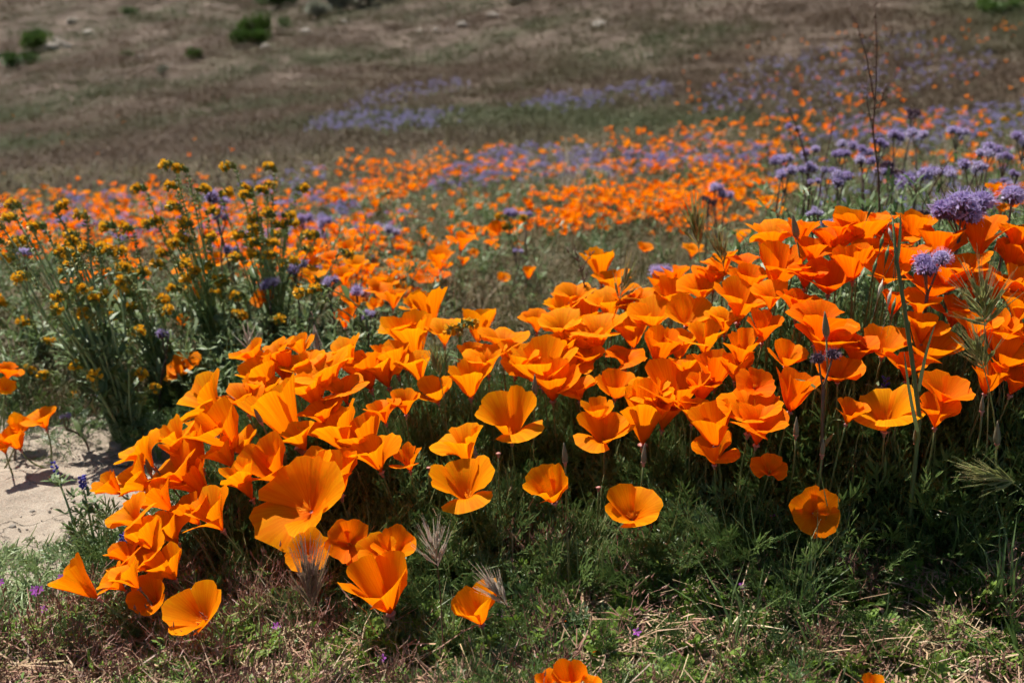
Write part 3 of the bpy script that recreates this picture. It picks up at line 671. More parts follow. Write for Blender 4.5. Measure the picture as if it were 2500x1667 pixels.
# meadow between the mound and the hill
N = 9000
d = rng.uniform(1.7, 9.5, N) ** 1.0; x = rng.uniform(-.62, .62, N) * d * 1.05; y = d
_, dm = idw(x, y, MOUND[:, :2], MOUND[:, 2])
k = (dm > .10) & (~sandmask(x, y)) & ~((x < -.35) & (y < 2.0)); x, y = x[k], y[k]
scatter("meadow_grass", onground(x, y), rots(len(x), .2), np.stack([rng.uniform(.7, 1.3, len(x)) * (1 + .12 * y) * np.where(y < 2.4, .55, 1)] * 2 + [rng.uniform(.5, 1.15, len(x))], 1), MEADT, "dry and green meadow grass running back from the mound", "grass")
N = 2600
d = rng.uniform(1.75, 6.5, N); x = rng.uniform(-.62, .62, N) * d; y = d
_, dm = idw(x, y, MOUND[:, :2], MOUND[:, 2])
dens = np.where(x < -.12 * y, .85, np.where(x > .24 * y, 1.6, .22)) * (y < 3.6) + .3 * (y >= 3.6)
k = (dm > .10) & (~sandmask(x, y)) & (rng.uniform(0, 1, N) < dens * (.4 + vnoise(x, y, 2.5, 31)) * np.where(x > .24 * y, 1.6, 1)) & ~((x < -.35) & (y < 1.95)); x, y = x[k], y[k]
scatter("meadow_weeds", onground(x, y), rots(len(x), .2), rng.uniform(.7, 1.5, len(x)) * np.where((x > .24 * y) & (y < 3.4), 1.35, 1), WEEDS, "leafy green weeds growing between fiddlenecks, phacelias and distant poppies", "weeds")
# dark leafy poppy greenery around the fiddleneck
N = 900
x = rng.uniform(-1.0, .0, N); y = rng.uniform(1.92, 2.75, N)
_, dm = idw(x, y, MOUND[:, :2], MOUND[:, 2])
cen = np.exp(-((x + .42) / .24) ** 2 - ((y - 2.2) / .30) ** 2)
k = (dm > .07) & (rng.uniform(0, 1, N) < .25 + cen); x, y, cen = x[k], y[k], cen[k]
scatter("fiddleneck_undergrowth", onground(x, y), rots(len(x), .2), rng.uniform(.7, 1.0, len(x)) * (.7 + .9 * cen), SPRAYS, "dark green ferny undergrowth at the foot of the fiddlenecks", "foliage")
# hillside
N = 15000
d = np.exp(rng.uniform(math.log(6), math.log(95), N)); x = rng.uniform(-.62, .62, N) * d; y = d
scatter("hill_grass", onground(x, y), rots(len(x), .15), np.stack([(.5 + .035 * d) * rng.uniform(.7, 1.3, N)] * 2 + [(.30 + .010 * d) * rng.uniform(.7, 1.3, N)], 1), HILLT, "brown dried grass covering the hillside", "grass")

# ------------------------------------------------------------------ far poppies and phacelias as drifts of colour
def bloom_lod(kd, bias):
    mb = MB(); th0, hw, ruf = KIND[kd]; p0 = U(0, 6.28); sc = .029
    b2 = MB()
    for k in range(4):
        petal(b2, [R(t + U(-8, 8)) for t in th0], p0 + k * 1.571, R(hw), 1.0, 1.0 if k % 2 == 0 else .94, ruf, R(U(-8, 22)), R(U(-9, 9)), nu=4, nv=3, ph=U(0, 6))
    mb.v = [(a * sc, b * sc, c * sc + .11) for a, b, c in b2.v]; mb.f = b2.f; mb.m = [0] * len(b2.f); mb.uv = b2.uv
    mb.tube([(0, 0, 0), (.006, 0, .06), (0, 0, .112)], [.0016, .0014, .0012], 3, 1)
    return mb.mesh("poppy_bloom", [petal_material("far_petal", tone(bias=bias)), M['pstem']])
BLOOMS = [bloom_lod(k, b) for k, b in (('v', .0), ('f', .05), ('c', -.1), ('b', .15), ('f', -.15), ('v', -.2), ('o', .0), ('v', .2))]
def poly_sample(poly, n):
    P = np.array(poly, float); lo, hi = P.min(0), P.max(0); out = np.zeros((0, 2))
    while len(out) < n:
        q = rng.uniform(lo, hi, (n * 2, 2)); ins = np.zeros(len(q), bool); j = len(P) - 1
        for i in range(len(P)):
            c = (P[i, 1] > q[:, 1]) != (P[j, 1] > q[:, 1])
            ins ^= c & (q[:, 0] < (P[j, 0] - P[i, 0]) * (q[:, 1] - P[i, 1]) / (P[j, 1] - P[i, 1] + 1e-9) + P[i, 0]); j = i
        out = np.vstack([out, q[ins]])
    return out[:n]
def drift(polys, clump, seed, tall):
    allp = []
    for poly, n in polys:                     # the outline is that of the tops: shift down to where the plants stand
        q = poly_sample(poly, n); p, ok = hits(q[:, 0], q[:, 1]); q = q[ok]; p = p[ok]
        p, ok = hits(q[:, 0], q[:, 1] + tall / (p[:, 1] * PS / FPX)); allp.append(p[ok])
    p = np.vstack(allp)
    if clump > 0:
        sc = 9.0 / np.maximum(p[:, 1], 3); nz = vnoise(p[:, 0], p[:, 1], 1.6, seed) * .6 + vnoise(p[:, 0], p[:, 1], .55, seed + 1) * .4
        p = p[(nz > clump) | (rng.uniform(0, 1, len(p)) < .16)]
    return p
main = [(-250,455),(350,432),(560,424),(700,385),(800,352),(1100,345),(1250,318),(1500,300),(1650,285),(1900,275),(2600,255),(2600,420),(2100,430),(1900,470),(1760,500),(1620,535),(1400,525),(1300,560),(1180,590),(1050,640),(900,700),(700,680),(400,600),(150,600),(-250,610)]
core = [(-200,470),(560,440),(820,390),(1100,370),(1500,350),(1800,330),(1720,490),(1500,510),(1300,530),(1000,580),(700,600),(300,560),(-200,600)]
lowl = [(650,600),(880,560),(1040,620),(960,700),(820,690),(700,660)]
rtop = [(1560,120),(1900,70),(2352,40),(2600,60),(2600,270),(1900,290),(1560,300)]
left = [(0,200),(700,330),(600,420),(0,440)]
Pp = drift([(main, 2700), (core, 2300), (lowl, 480), (rtop, 380), (left, 26)], .47, 40, .11)
order = np.argsort(np.hypot(Pp[:, 0], Pp[:, 1])); near = Pp[order[:56]]; Pp = Pp[order[56:]]
for q in near:
    o = obj("poppy", random.choice(BLOOMS), None, q, Euler((U(-.4, .5), U(-.4, .4), U(0, 6.28))).to_quaternion(), U(.95, 1.3))
    tag(o, "small orange poppy in the meadow between fiddlenecks and phacelia stand", "poppy", "small orange poppies of the near meadow")
dist = Pp[:, 1]
scatter("poppy_field", Pp, np.stack([rng.normal(.15, .3, len(Pp)), rng.normal(0, .3, len(Pp)), rng.uniform(0, 6.28, len(Pp))], 1), rng.uniform(.8, 1.25, len(Pp)) * (1 + .006 * dist), BLOOMS,
        "carpet of distant orange poppies spread across the meadow and lower hillside", "poppies")
print("FIELD", len(Pp))

def phacelia_head(mb, c, r, detail, axis=(0, 0, 1)):
    """round coil: lavender bells with long stamens above, dark bristly calyces below"""
    c = Vector(c); n = detail; ga = 2.39996
    q = Vector((0, 0, 1)).rotation_difference(Vector(axis).normalized())
    for k in range(n):
        z = 1 - 1.75 * (k + .5) / n; rr = math.sqrt(max(0, 1 - z * z)); a = k * ga
        d = q @ Vector((math.cos(a) * rr, math.sin(a) * rr, z)); p = c + d * r * .55
        if z > -.05:
            u = d.orthogonal().normalized(); w = d.cross(u); s = r * .40
            for j in range(4 if detail > 12 else 3):
                b = 2 * math.pi * j / (4 if detail > 12 else 3) + a
                e = (u * math.cos(b) + w * math.sin(b)); f = (u * -math.sin(b) + w * math.cos(b))
                o = c + d * r * .85
                mb.add([p, o + e * s * .7 + f * s * .45, o + e * s * 1.05 + d * s * .3, o + e * s * .7 - f * s * .45], [(0, 1, 2, 3)], 0)
            if detail > 20:
                for j in range(4):
                    e = (d + u * U(-.5, .5) + w * U(-.5, .5)).normalized(); mb.ribbon([c + d * r * .8, c + e * r * 1.5], [r * .05, r * .04], u, mi=0, tip=False)
        else:
            for j in range(6 if detail > 20 else 2):
                e = (d + Vector((U(-.5, .5), U(-.5, .5), U(-.5, .5)))).normalized(); u = e.orthogonal().normalized()
                mb.ribbon([c + e * r * .3, c + e * r * 1.02], [r * .16, 0], u, mi=1)
        if detail > 12: mb.spindle(c + d * r * .1, c + d * r * .85, r * .2, 4, .6, 1)
def ph_lod():
    mb = MB(); H = .16
    mb.tube([(0, 0, 0), (.006, .004, H * .6), (0, 0, H)], [.002, .0017, .0014], 3, 1)
    for k in range(4): phacelia_head(mb, (U(-.022, .022), U(-.022, .022), H + U(-.012, .012)), U(.011, .017), 10)
    for k in range(8): lobe(mb, (0, 0, U(.02, H * .9)), (U(-1, 1), U(-1, 1), U(0, .6)), U(.02, .04), U(.006, .012), Vector((0, 0, 1)), 2)
    return mb.mesh("phacelia_bloom", [M['lavfar'], M['phdark'], M['fidleaf']])
PHL = [ph_lod() for _ in range(5)]
bandA = [(690,300),(760,262),(880,255),(1060,255),(1080,285),(900,300),(860,305)]
bandA2 = [(780,245),(900,200),(1060,178),(1090,200),(920,235),(830,250)]
bandB = [(1170,255),(1260,220),(1400,205),(1530,180),(1545,215),(1420,240),(1250,262)]
bandC = [(1540,260),(1700,150),(2000,90),(2200,70),(2300,150),(2100,230),(1800,270)]
bandD = [(980,440),(1050,375),(1200,330),(1450,350),(1750,310),(1800,380),(1400,400),(1150,420)]
bandE = [(1760,330),(2000,260),(2600,220),(2600,300),(2100,330)]
bandF = [(1740,410),(1850,340),(2600,300),(2600,520),(2250,500),(1950,500),(1800,460)]
bandG = [(0,480),(400,440),(800,380),(900,560),(700,600),(300,560),(0,570)]
bandH = [(560,560),(760,500),(940,510),(900,600),(700,640)]
Ph = drift([(bandA, 300), (bandA2, 170), (bandB, 300), (bandC, 560), (bandD, 420), (bandE, 420), (bandF, 210), (bandG, 230), (bandH, 60)], .38, 60, .15)
Ph = Ph[Ph[:, 1] > 2.3]
scatter("phacelia_drift", Ph, rots(len(Ph), .2), rng.uniform(.8, 1.2, len(Ph)) * (.85 + .006 * Ph[:, 1]), PHL, "drifts of distant lavender phacelia running across the hillside", "phacelia")

# ------------------------------------------------------------------ fiddleneck plants
def arc_hook(p, d, bend, r, ang, n):
    """points of a curl that starts at p in direction d and bends towards bend"""
    d = Vector(d).normalized(); b = Vector(bend); b = (b - d * b.dot(d)).normalized()
    return [Vector(p) + (d * math.sin(ang * k / n) + b * (1 - math.cos(ang * k / n))) * r for k in range(1, n + 1)]
def lance_leaf(L, w):
    mb = MB(); V = []; n = 4
    for k in range(n + 1):
        t = k / n; ww = w * math.sin(math.pi * min(1, .12 + t * .88)) * .5; z = .12 * L * math.sin(t * 2.2) - .1 * L * t * t
        V += [(-ww, t * L, z + ww * .35), (0, t * L, z), (ww, t * L, z + ww * .35)]
    F = []
    for k in range(n):
        a = 3 * k; F += [(a, a + 1, a + 4, a + 3), (a + 1, a + 2, a + 5, a + 4)]
    return mb.add(V, F).mesh("leaf", M['fidleaf'])
FLEAF = [lance_leaf(L, w) for L, w in ((.045, .009), (.06, .011), (.035, .008), (.05, .013))]
def fiddleneck(base, stems, label, nleaf=6, thick=.0032):
    t = thing("fiddleneck", base, label, "fiddleneck", "fiddleneck plants beside the sand"); base = Vector(base)
    extra = [(Vector(q) + Vector((U(-.06, .06), U(-.05, .05), -U(.03, .13))), random.choice((-1, 1)), U(.03, .06)) for q, _, cl in stems for _ in range(2 if len(stems) > 3 else 0)]
    for top, curl, clen in list(stems) + extra:
        top = Vector(top) - base; ln = top.length
        mid = Vector((top.x * U(.15, .7) + U(-.02, .02), top.y * .3, top.z * U(.45, .65)))
        pts = bez((U(-.022, .022), U(-.01, .03), -.004), mid, top, 12); mb = MB(); mb.tube(pts, [thick * .78 * (1 - .55 * k / 12) for k in range(13)], 5)
        d = (pts[-1] - pts[-3]).normalized(); bend = Vector((curl, U(-.3, .1), -.2))
        hook = arc_hook(pts[-1], d, bend, .011, R(U(110, 170)), 6); mb.tube([pts[-1]] + hook, [thick * .38] * 7, 4)
        obj("stem", mb.mesh("stem", M['fid']), t)
        full = pts + hook; cm = MB(); bl = MB(); acc = 0; k = 0
        line = [full[i].lerp(full[i + 1], f) for i in range(len(full) - 1) for f in (0, .25, .5, .75)]
        line = [q for q in line if (line[-1] - q).length < clen]
        for i, q in enumerate(line):
            dd = (line[min(i + 1, len(line) - 1)] - line[max(i - 1, 0)]).normalized(); sd = dd.orthogonal().normalized()
            fr = i / max(1, len(line) - 1)
            for a in (i * 2.4, i * 2.4 + 2.1, i * 2.4 + 4.2)[:(3 if fr > .5 else 2)]:
                o = Quaternion(dd, a) @ sd; cm.spindle(q, q + (o * .8 + dd * .5).normalized() * U(.008, .0125), .0027, 4, .45)
        tip = hook[-2]
        for k in range(14):
            o = Vector((U(-1, 1), U(-1, .6), U(-.3, 1))).normalized(); p = tip + o * .004; q = tip + o * U(.009, .014)
            u = o.orthogonal().normalized(); w = o.cross(u)
            V = [q + (u * math.cos(j * 1.2566) + w * math.sin(j * 1.2566)) * .0042 + o * .001 for j in range(5)]
            bl.add([p] + V, [(0, 1 + j, 1 + (j + 1) % 5) for j in range(5)])
        c = obj("flower_coil", cm.mesh("flower_coil", M['calyx'], False), t)
        obj("blossom", bl.mesh("blossom", M['yellow'], False), c)
        for k in range(nleaf):
            f = U(.08, .8); q = pts[int(f * 12)]; a = U(0, 6.28)
            rot = Quaternion((0, 0, 1), a) @ Quaternion((1, 0, 0), R(U(5, 60)))
            obj("leaf", random.choice(FLEAF), t, q, rot, U(.8, 1.3))
    return t
def S(x, y, D, curl=-1, clen=.09): return (at(x, y, D), curl, clen)
fb = hit(292, 1020)
fiddleneck(fb, [S(48,478,2.05), S(40,505,2.1), S(105,527,2.0), S(132,492,2.1,1,.06), S(200,505,2.1), S(70,638,1.95), S(240,700,2.0,-1,.04), S(160,585,2.0), S(300,770,2.0,1,.05)],
           "big fiddleneck with pale woody base rooted in the bare sand", 9, .0048)
fb = hit(400, 930)
fiddleneck(fb, [S(180,545,2.2), S(265,525,2.2), S(305,532,2.25), S(215,575,2.15), S(255,572,2.2), S(190,605,2.1), S(305,650,2.1)], "fiddleneck with short yellow coils just beyond the sand", 8, .0036)
fb = hit(520, 880)
fiddleneck(fb, [S(402,386,2.3,-1,.13), S(430,396,2.3,-1,.12), S(416,482,2.25,-1,.07), S(440,520,2.25,-1,.06), S(360,518,2.3,-1,.06), S(375,512,2.3,-1,.06), S(475,550,2.25,1,.05), S(420,565,2.2)],
           "tallest fiddleneck with two long drooping coil tips and lavender beside it", 7, .0038)
fb = hit(640, 850)
fiddleneck(fb, [S(541,388,2.35,-1,.15), S(632,396,2.4,-1,.13), S(580,442,2.4), S(612,446,2.4), S(682,440,2.45,1,.06), S(562,545,2.3,-1,.05), S(650,500,2.4,1,.05), S(728,545,2.35,-1,.05), S(612,560,2.3,1,.05), S(600,510,2.3)],
           "fiddleneck with straight upright flower spikes above dark foliage", 7, .0038)
fb = hit(110, 840)
fiddleneck(fb, [S(10,560,2.5), S(35,595,2.4), S(70,740,2.2), S(150,770,2.2,1,.04), S(20,700,2.4)], "low sprawling fiddleneck at the back of the sand", 8, .003)
fb = hit(560, 800)
fiddleneck(fb, [S(520,640,2.35,-1,.04), S(470,610,2.35,1,.04), S(620,730,2.2,1,.03), S(560,680,2.3), S(690,570,2.5,1,.05)], "short fiddleneck among the orange poppies behind the sand", 8, .003)
fb = hit(900, 850)
fiddleneck(fb, [S(715,672,1.98,-1,.10), S(745,662,1.98,-1,.05)], "pale arching fiddleneck stem curling over the back of the mound", 3, .0034)
fb = Vector(hit(1075, 905)); 
fiddleneck(fb, [S(1062,742,1.80,1,.10), S(1058,756,1.8,-1,.08)], "stubby fiddleneck spike with yellow florets poking up among mound poppies", 3, .0036)
fb = hit(1180, 610)
fiddleneck(fb, [S(1160,497,3.1,-1,.05), S(1190,500,3.1,1,.05), S(1175,520,3.1)], "fiddleneck with two dark coils in the open meadow", 6, .0036)
for bx, by, tops, lb in ((2330, 470, [(2335,272),(2300,280)], "fiddleneck with yellow tips behind the large phacelia"), (2230, 440, [(2185,290),(2262,300)], "dark fiddleneck coil standing among phacelia heads")):
    fb = hit(bx, by); fiddleneck(fb, [S(a, b, fb.y * .97, 1, .06) for a, b in tops], lb, 6, .004)

# ------------------------------------------------------------------ phacelias that can be told apart
def phacelia(px, py, D, wpx, label, nheads=3, big=False, dry=False):
    top = at(px, py, D); w = wpx * mpp(D); hg = max(top.z - gz(top.x, top.y), .03)
    root = Vector((top.x + U(-.03, .03), top.y + U(0, .04), 0)); root.z = gz(root.x, root.y) - .004
    t = thing("phacelia", root, label, "phacelia", "lavender phacelias"); lt = top - root
    mb = MB(); fork = lt - Vector((0, 0, min(.05, hg * .35))); mb.tube(bez((0, 0, 0), Vector((lt.x * .2, 0, lt.z * .5)), fork, 6), [.0022 if not big else .0026] * 7, 5)
    r = w * (.5 if nheads == 1 else .30 if nheads < 4 else .24)
    spots = []
    for k in range(nheads):
        a = 6.28 * k / nheads + U(-.3, .3); o = Vector((math.cos(a) * (w / 2 - r * .6), math.sin(a) * (w / 2 - r) * .6, U(-.9, .5) * r)) if nheads > 1 else Vector((0, 0, 0)); spots.append(lt + o)
        mb.tube(bez(fork, fork.lerp(spots[-1], .5) - Vector((0, 0, .004)), spots[-1], 3), [.0019, .0016, .0015, .0013], 4)
    obj("stem", mb.mesh("stem", M['phstem']), t)
    for q in spots:
        hb = MB(); rr = r * U(.85, 1.1); phacelia_head(hb, (0, 0, 0), rr, 46 if big else 22, (U(-.4, .4), U(-.5, .1), 1))
        obj("flower_head", hb.mesh("flower_head", [M['phdark'] if dry else M['lav'], M['phdark']], False), t, q)
    for k in range(4):
        f = U(.3, .85); obj("leaf", random.choice(FLEAF), t, Vector((lt.x * f * f, lt.y * f, lt.z * f)), Quaternion((0, 0, 1), U(0, 6.28)) @ Quaternion((1, 0, 0), R(U(0, 50))), U(.6, 1.0))
phacelia(2212,470,1.70,112,"largest lavender phacelia cluster with bristling stamens above the crest poppies",6,True)
phacelia(2325,452,1.75,60,"single round phacelia head on a reddish stem beside the largest cluster",1,True)
phacelia(2138,600,1.58,72,"lavender phacelia with dark coiled bristles among crest poppies",3,True)
phacelia(1897,812,1.45,52,"grey fuzzy phacelia head going to seed in the mound",2,True,True)
phacelia(1513,628,1.95,50,"deep violet phacelia sprig behind the crest",3,True)
PLAND = {"leaning dead stalk": (1840, 330), "thin upright stalk": (1910, 280), "tallest dead stalk": (2012, 300), "slanted dry stalk": (2165, 400), "yellow tipped fiddleneck": (2320, 290), "dark fiddleneck coil": (2225, 310), "largest phacelia cluster": (2212, 470), "single phacelia head": (2325, 452), "crest poppies": (1950, 520), "meadow poppies": (1650, 400)}
for px, py, D, w in ((2100,265,2.9,40),(2060,300,2.8,36),(2120,290,2.8,40),(2020,330,2.7,48),(1960,318,2.8,40),(1990,345,2.7,36),(1920,355,2.7,44),(1895,380,2.6,48),(1845,390,2.6,50),(1870,410,2.5,40),
  (1980,372,2.6,50),(2050,385,2.6,56),(2095,390,2.5,60),(2150,375,2.6,56),(2190,300,2.8,44),(2230,370,2.5,60),(2300,350,2.5,56),(2260,330,2.6,50),(2340,325,2.6,44),(2010,395,2.5,40),(1940,400,2.5,44),(1800,360,2.8,44),
  (1790,395,2.7,40),(2330,395,2.5,40),(2300,420,2.4,36),(1870,490,2.2,34),(1895,500,2.2,30),(1955,500,2.2,40),(2105,480,2.1,44),(1635,430,3.0,34),(1655,445,3.0,34),(1628,455,3.0,30),(1810,300,3.2,34),(1850,330,3.0,36),(2245,385,2.5,44),(2180,395,2.5,50)):
    nh = random.choice((2, 3, 4)); dr = U(0, 1) < .12; big = U(.6, 1.15)
    lm = sorted((math.hypot(px - a, py - b), k) for k, (a, b) in PLAND.items())
    phacelia(px + U(-14, 14), py + U(-6, 16), D, w * big, ("grey seeding" if dr else "small lavender" if big < .85 else "full lavender") + " phacelia with %s heads between the " % ("", "", "two", "three", "four")[nh] + lm[0][1] + " and the " + lm[1][1], nh, dry=dr)
for px, py, D, w, lb in ((495,455,2.5,52,"purple phacelia tucked behind the tall fiddleneck"),(505,495,2.5,44,"purple phacelia tucked behind the tall fiddleneck"),(682,614,2.4,52,"lavender phacelia beside flaring poppies behind the fiddleneck"),(618,650,2.35,44,"pale lavender phacelia over dark foliage"),
  (757,645,2.4,40,"violet phacelia before the distant poppies"),(825,668,2.3,44,"violet phacelia before the distant poppies"),(845,722,2.2,30,"small pale phacelia at the mound's back edge"),(530,572,2.5,40,"violet phacelia between two fiddleneck poppies"),
  (745,512,3.2,36,"lavender phacelia out in the meadow"),(720,540,3.0,34,"lavender phacelia out in the meadow"),(900,527,3.4,34,"lavender phacelia out in the meadow"),(1170,485,3.2,34,"dark lavender phacelia beside the meadow fiddleneck"),
  (1208,488,3.2,26,"dark lavender phacelia beside the meadow fiddleneck"),(700,505,3.2,36,"lavender phacelia out in the meadow"),(1190,578,2.9,22,"small violet phacelia in the open grass"),(376,765,2.1,36,"small lavender phacelia low in the fiddleneck leaves"),
  (235,900,2.05,26,"tiny pale phacelia by the woody fiddleneck base"),(150,955,1.95,26,"tiny grey phacelia on a branching red stem in the sand"),(45,985,1.9,24,"small pale phacelia against the sand edge poppies"),(55,575,2.7,34,"purple phacelia behind the low fiddleneck")):
    phacelia(px, py, D, w * .9, lb, 2 if w < 30 else 3)

# ------------------------------------------------------------------ foxtail grass heads
def spikelet_mesh(m, aw):
    mb = MB()
    for k in range(4): mb.ribbon([(0, 0, .10 * k), (U(-.03, .03), U(-.03, .03), .35 + .1 * k), (U(-.05, .05), U(-.05, .05), .72)], [.05, .10, .0], (math.cos(k * 1.5), math.sin(k * 1.5), 0))
    for k in range(5): mb.ribbon([(0, 0, .3), (U(-.10, .10), U(-.10, .10), 1.0 + U(0, .5) * aw)], [.024, .008], (math.cos(k), math.sin(k), 0), tip=False)
    return mb.mesh("spikelet", m, False)
SPK = {k: [spikelet_mesh(M[k], 1.0) for _ in range(3)] for k in ('brome', 'bromedry', 'bromepur')}
def foxtail(base_px, tip_px, D, root_px, rootD, m, label, n=16, fan=42, L=.028):
    b = at(*base_px, D); e = at(*tip_px, D - .01); root = at(*root_px, rootD); root.z = gz(root.x, root.y) - .004
    t = thing("foxtail", root, label, "grass stalk", "foxtail grass heads"); lb = b - root; ax = (e - b); HL = ax.length; ax.normalize()
    mb = MB(); mb.tube(bez((0, 0, 0), lb - ax * lb.length * .45, lb + ax * HL * .35, 10), [.0013 - .00006 * k for k in range(11)], 4); obj("stem", mb.mesh("stem", M['deadstalk'] if m == 'bromedry' else M['brome']), t)
    u = ax.orthogonal().normalized(); w = ax.cross(u)
    for k in range(n):
        f = k / n; a = k * 2.4; o = u * math.cos(a) + w * math.sin(a); an = R(fan) * (1 - .75 * f) * U(.7, 1.2)
        d = (ax * math.cos(an) + o * math.sin(an)).normalized()
        obj("spikelet", random.choice(SPK[m]), t, lb + ax * HL * .45 * f, quat_axis(d, U(0, 6)), HL * U(.5, .68))
foxtail((715,1400),(705,1250),1.20,(722,1480),1.22,'bromepur',"purplish foxtail head standing in front of the open poppies",20,28)
foxtail((1005,1300),(990,1205),1.27,(1015,1500),1.20,'bromedry',"whitish dry foxtail head splayed open on a thin dark stalk",16,44)
foxtail((1165,1390),(1105,1310),1.23,(1225,1545),1.17,'bromedry',"pale foxtail head bent over beside the small yellow poppy",14,24)
foxtail((1605,570),(1585,455),1.85,(1625,700),1.86,'brome',"slender green foxtail at the crest in front of meadow poppies",16,30)
foxtail((1662,610),(1640,520),1.82,(1680,720),1.84,'brome',"shorter green foxtail beside the slender one on the crest",14,34)
foxtail((2262,748),(2245,620),1.46,(2280,960),1.42,'brome',"bushy green foxtail head bristling over the mound poppies",22,58)
foxtail((2262,850),(2225,750),1.43,(2300,1000),1.40,'brome',"green foxtail head just under the bushy one",16,42)
foxtail((2330,1105),(2215,1075),1.35,(2352,1300),1.33,'brome',"yellow green foxtail lying sideways above the grass blades",18,26)
foxtail((1010,865),(990,790),1.66,(1015,1000),1.62,'brome',"green foxtail tucked among poppies near the fiddleneck spike",14,30)
foxtail((572,805),(572,750),1.9,(575,900),1.92,'bromedry',"small pinkish foxtail against dark foliage behind the mound",12,48)
foxtail((722,745),(730,815),1.88,(700,900),1.95,'bromedry',"brown drooping brome head hanging behind the mound poppies",16,22)
foxtail((1420,690),(1455,600),1.9,(1410,780),1.9,'brome',"thin green foxtail behind the upright crest poppy",10,40)

# ------------------------------------------------------------------ wild oat
rt = hit(2115, 1180); rt = at(2112, 1000, 1.40); rt.z = gz(rt.x, rt.y) - .004
oat = thing("wild_oat", rt, "tall green wild oat stalk with drooping spikelets above the crest", "grass stalk")
pA = [at(2112, 960, 1.40) - rt, at(2098, 850, 1.40) - rt, at(2076, 700, 1.41) - rt, at(2058, 590, 1.42) - rt, at(2050, 500, 1.43) - rt]
mb = MB(); mb.tube([(0, 0, 0)] + pA, [.0030, .0030, .0029, .0027, .0022, .0010], 6); obj("stalk", mb.mesh("stalk", M['oat']), oat)
mb = MB()
tips = [(2028,640,2012,700),(2042,560,2030,620),(2015,590,2000,650),(2048,660,2035,720),(2058,680,2044,740),(2030,535,2018,585),(2006,465,1990,505),(2040,520,2052,560)]
for (ax_, ay_, bx_, by_) in tips: mb.tube([at(2056, min(ay_ - 10, 585), 1.42) - rt, at((2056 + ax_) / 2, ay_ - 25, 1.41) - rt, at(ax_, ay_, 1.41) - rt], [.0006, .0005, .0004], 3)
obj("branches", mb.mesh("branches", M['oat']), oat)
for (ax_, ay_, bx_, by_) in tips:
    mb = MB(); a = at(ax_, ay_, 1.41) - rt; b = at(bx_, by_, 1.40) - rt; mb.spindle(a, b, .0026, 5, .35); mb.ribbon([b.lerp(a, .4), b + (b - a) * .9], [.0006, .0003], (1, 0, 0)); obj("spikelet", mb.mesh("spikelet", M['bromedry'] if ax_ % 4 == 0 else M['oat']), oat)
for pts_ in ([(2110,900,1.41),(2125,800,1.42),(2150,740,1.43)],[(2060,600,1.42),(2070,540,1.42),(2068,490,1.43)],[(2112,1010,1.39),(2085,900,1.37),(2076,800,1.37)]):
    q = [at(*z) - rt for z in pts_]; mb = MB(); mb.ribbon(bez(q[0], q[1], q[2], 5), [.005, .006, .005, .004, .003, 0], (1, .3, 0)); obj("blade", mb.mesh("blade", M['oat']), oat)

# ------------------------------------------------------------------ dead flower stalks
def stalk(paths, rad, label, name="dead_stalk"):
    x0, y0, D0 = paths[0][0]; rt = at(x0, y0, D0); rt.z = gz(rt.x, rt.y) - .01
    t = thing(name, rt, label, "dry stalk", "dry bare stalks")
    for i, p in enumerate(paths):
        q = [at(*z) - rt for z in p]
        if i == 0: q = [Vector((0, 0, 0))] + q
        mb = MB(); n = len(q); mb.tube(q, [rad * (1 if i == 0 else .55) * (1 - .7 * k / max(1, n - 1)) for k in range(n)], 4)
        for k in range(1, n):
            for j in range(3):
                p_ = q[k - 1].lerp(q[k], U(0, 1)); mb.spindle(p_, p_ + Vector((U(-1, 1), U(-1, 1), U(0, 1))).normalized() * rad * 4, rad * .7, 3)
        obj("stem" if i == 0 else "branch", mb.mesh("stem", M['deadstalk']), t)
    return t
stalk([[(2020,480,2.1),(2018,400,2.1),(2005,300,2.1),(2012,200,2.1),(2014,100,2.1),(2006,-40,2.1)], [(2008,230,2.1),(1990,130,2.1),(1970,60,2.1),(1945,10,2.1)], [(2005,300,2.1),(1993,240,2.1),(1990,200,2.1)], [(2018,250,2.1),(2035,200,2.1),(2060,170,2.1)]], .0026, "tallest dark reddish dead stalk rising past the hillside behind the oat")
stalk([[(1860,420,2.6),(1845,340,2.6),(1825,280,2.6),(1802,232,2.6)]], .0034, "leaning dead brown stalk behind the phacelia stand")
stalk([[(1885,420,2.6),(1905,330,2.6),(1915,270,2.6),(1898,180,2.6)]], .0026, "thin upright dead stalk next to the leaning one")
stalk([[(2120,470,2.3),(2160,400,2.3),(2190,350,2.3)]], .0022, "short slanted dry stalk crossing the phacelia stand")
stalk([[(1345,680,2.0),(1340,640,2.0),(1328,600,2.0),(1318,560,2.0)], [(1336,625,2.0),(1350,595,2.0),(1362,580,2.0)], [(1328,600,2.0),(1312,585,2.0),(1303,575,2.0)], [(1340,650,2.0),(1352,625,2.0)]], .0024, "twiggy bare stem beside the upright crest poppy")

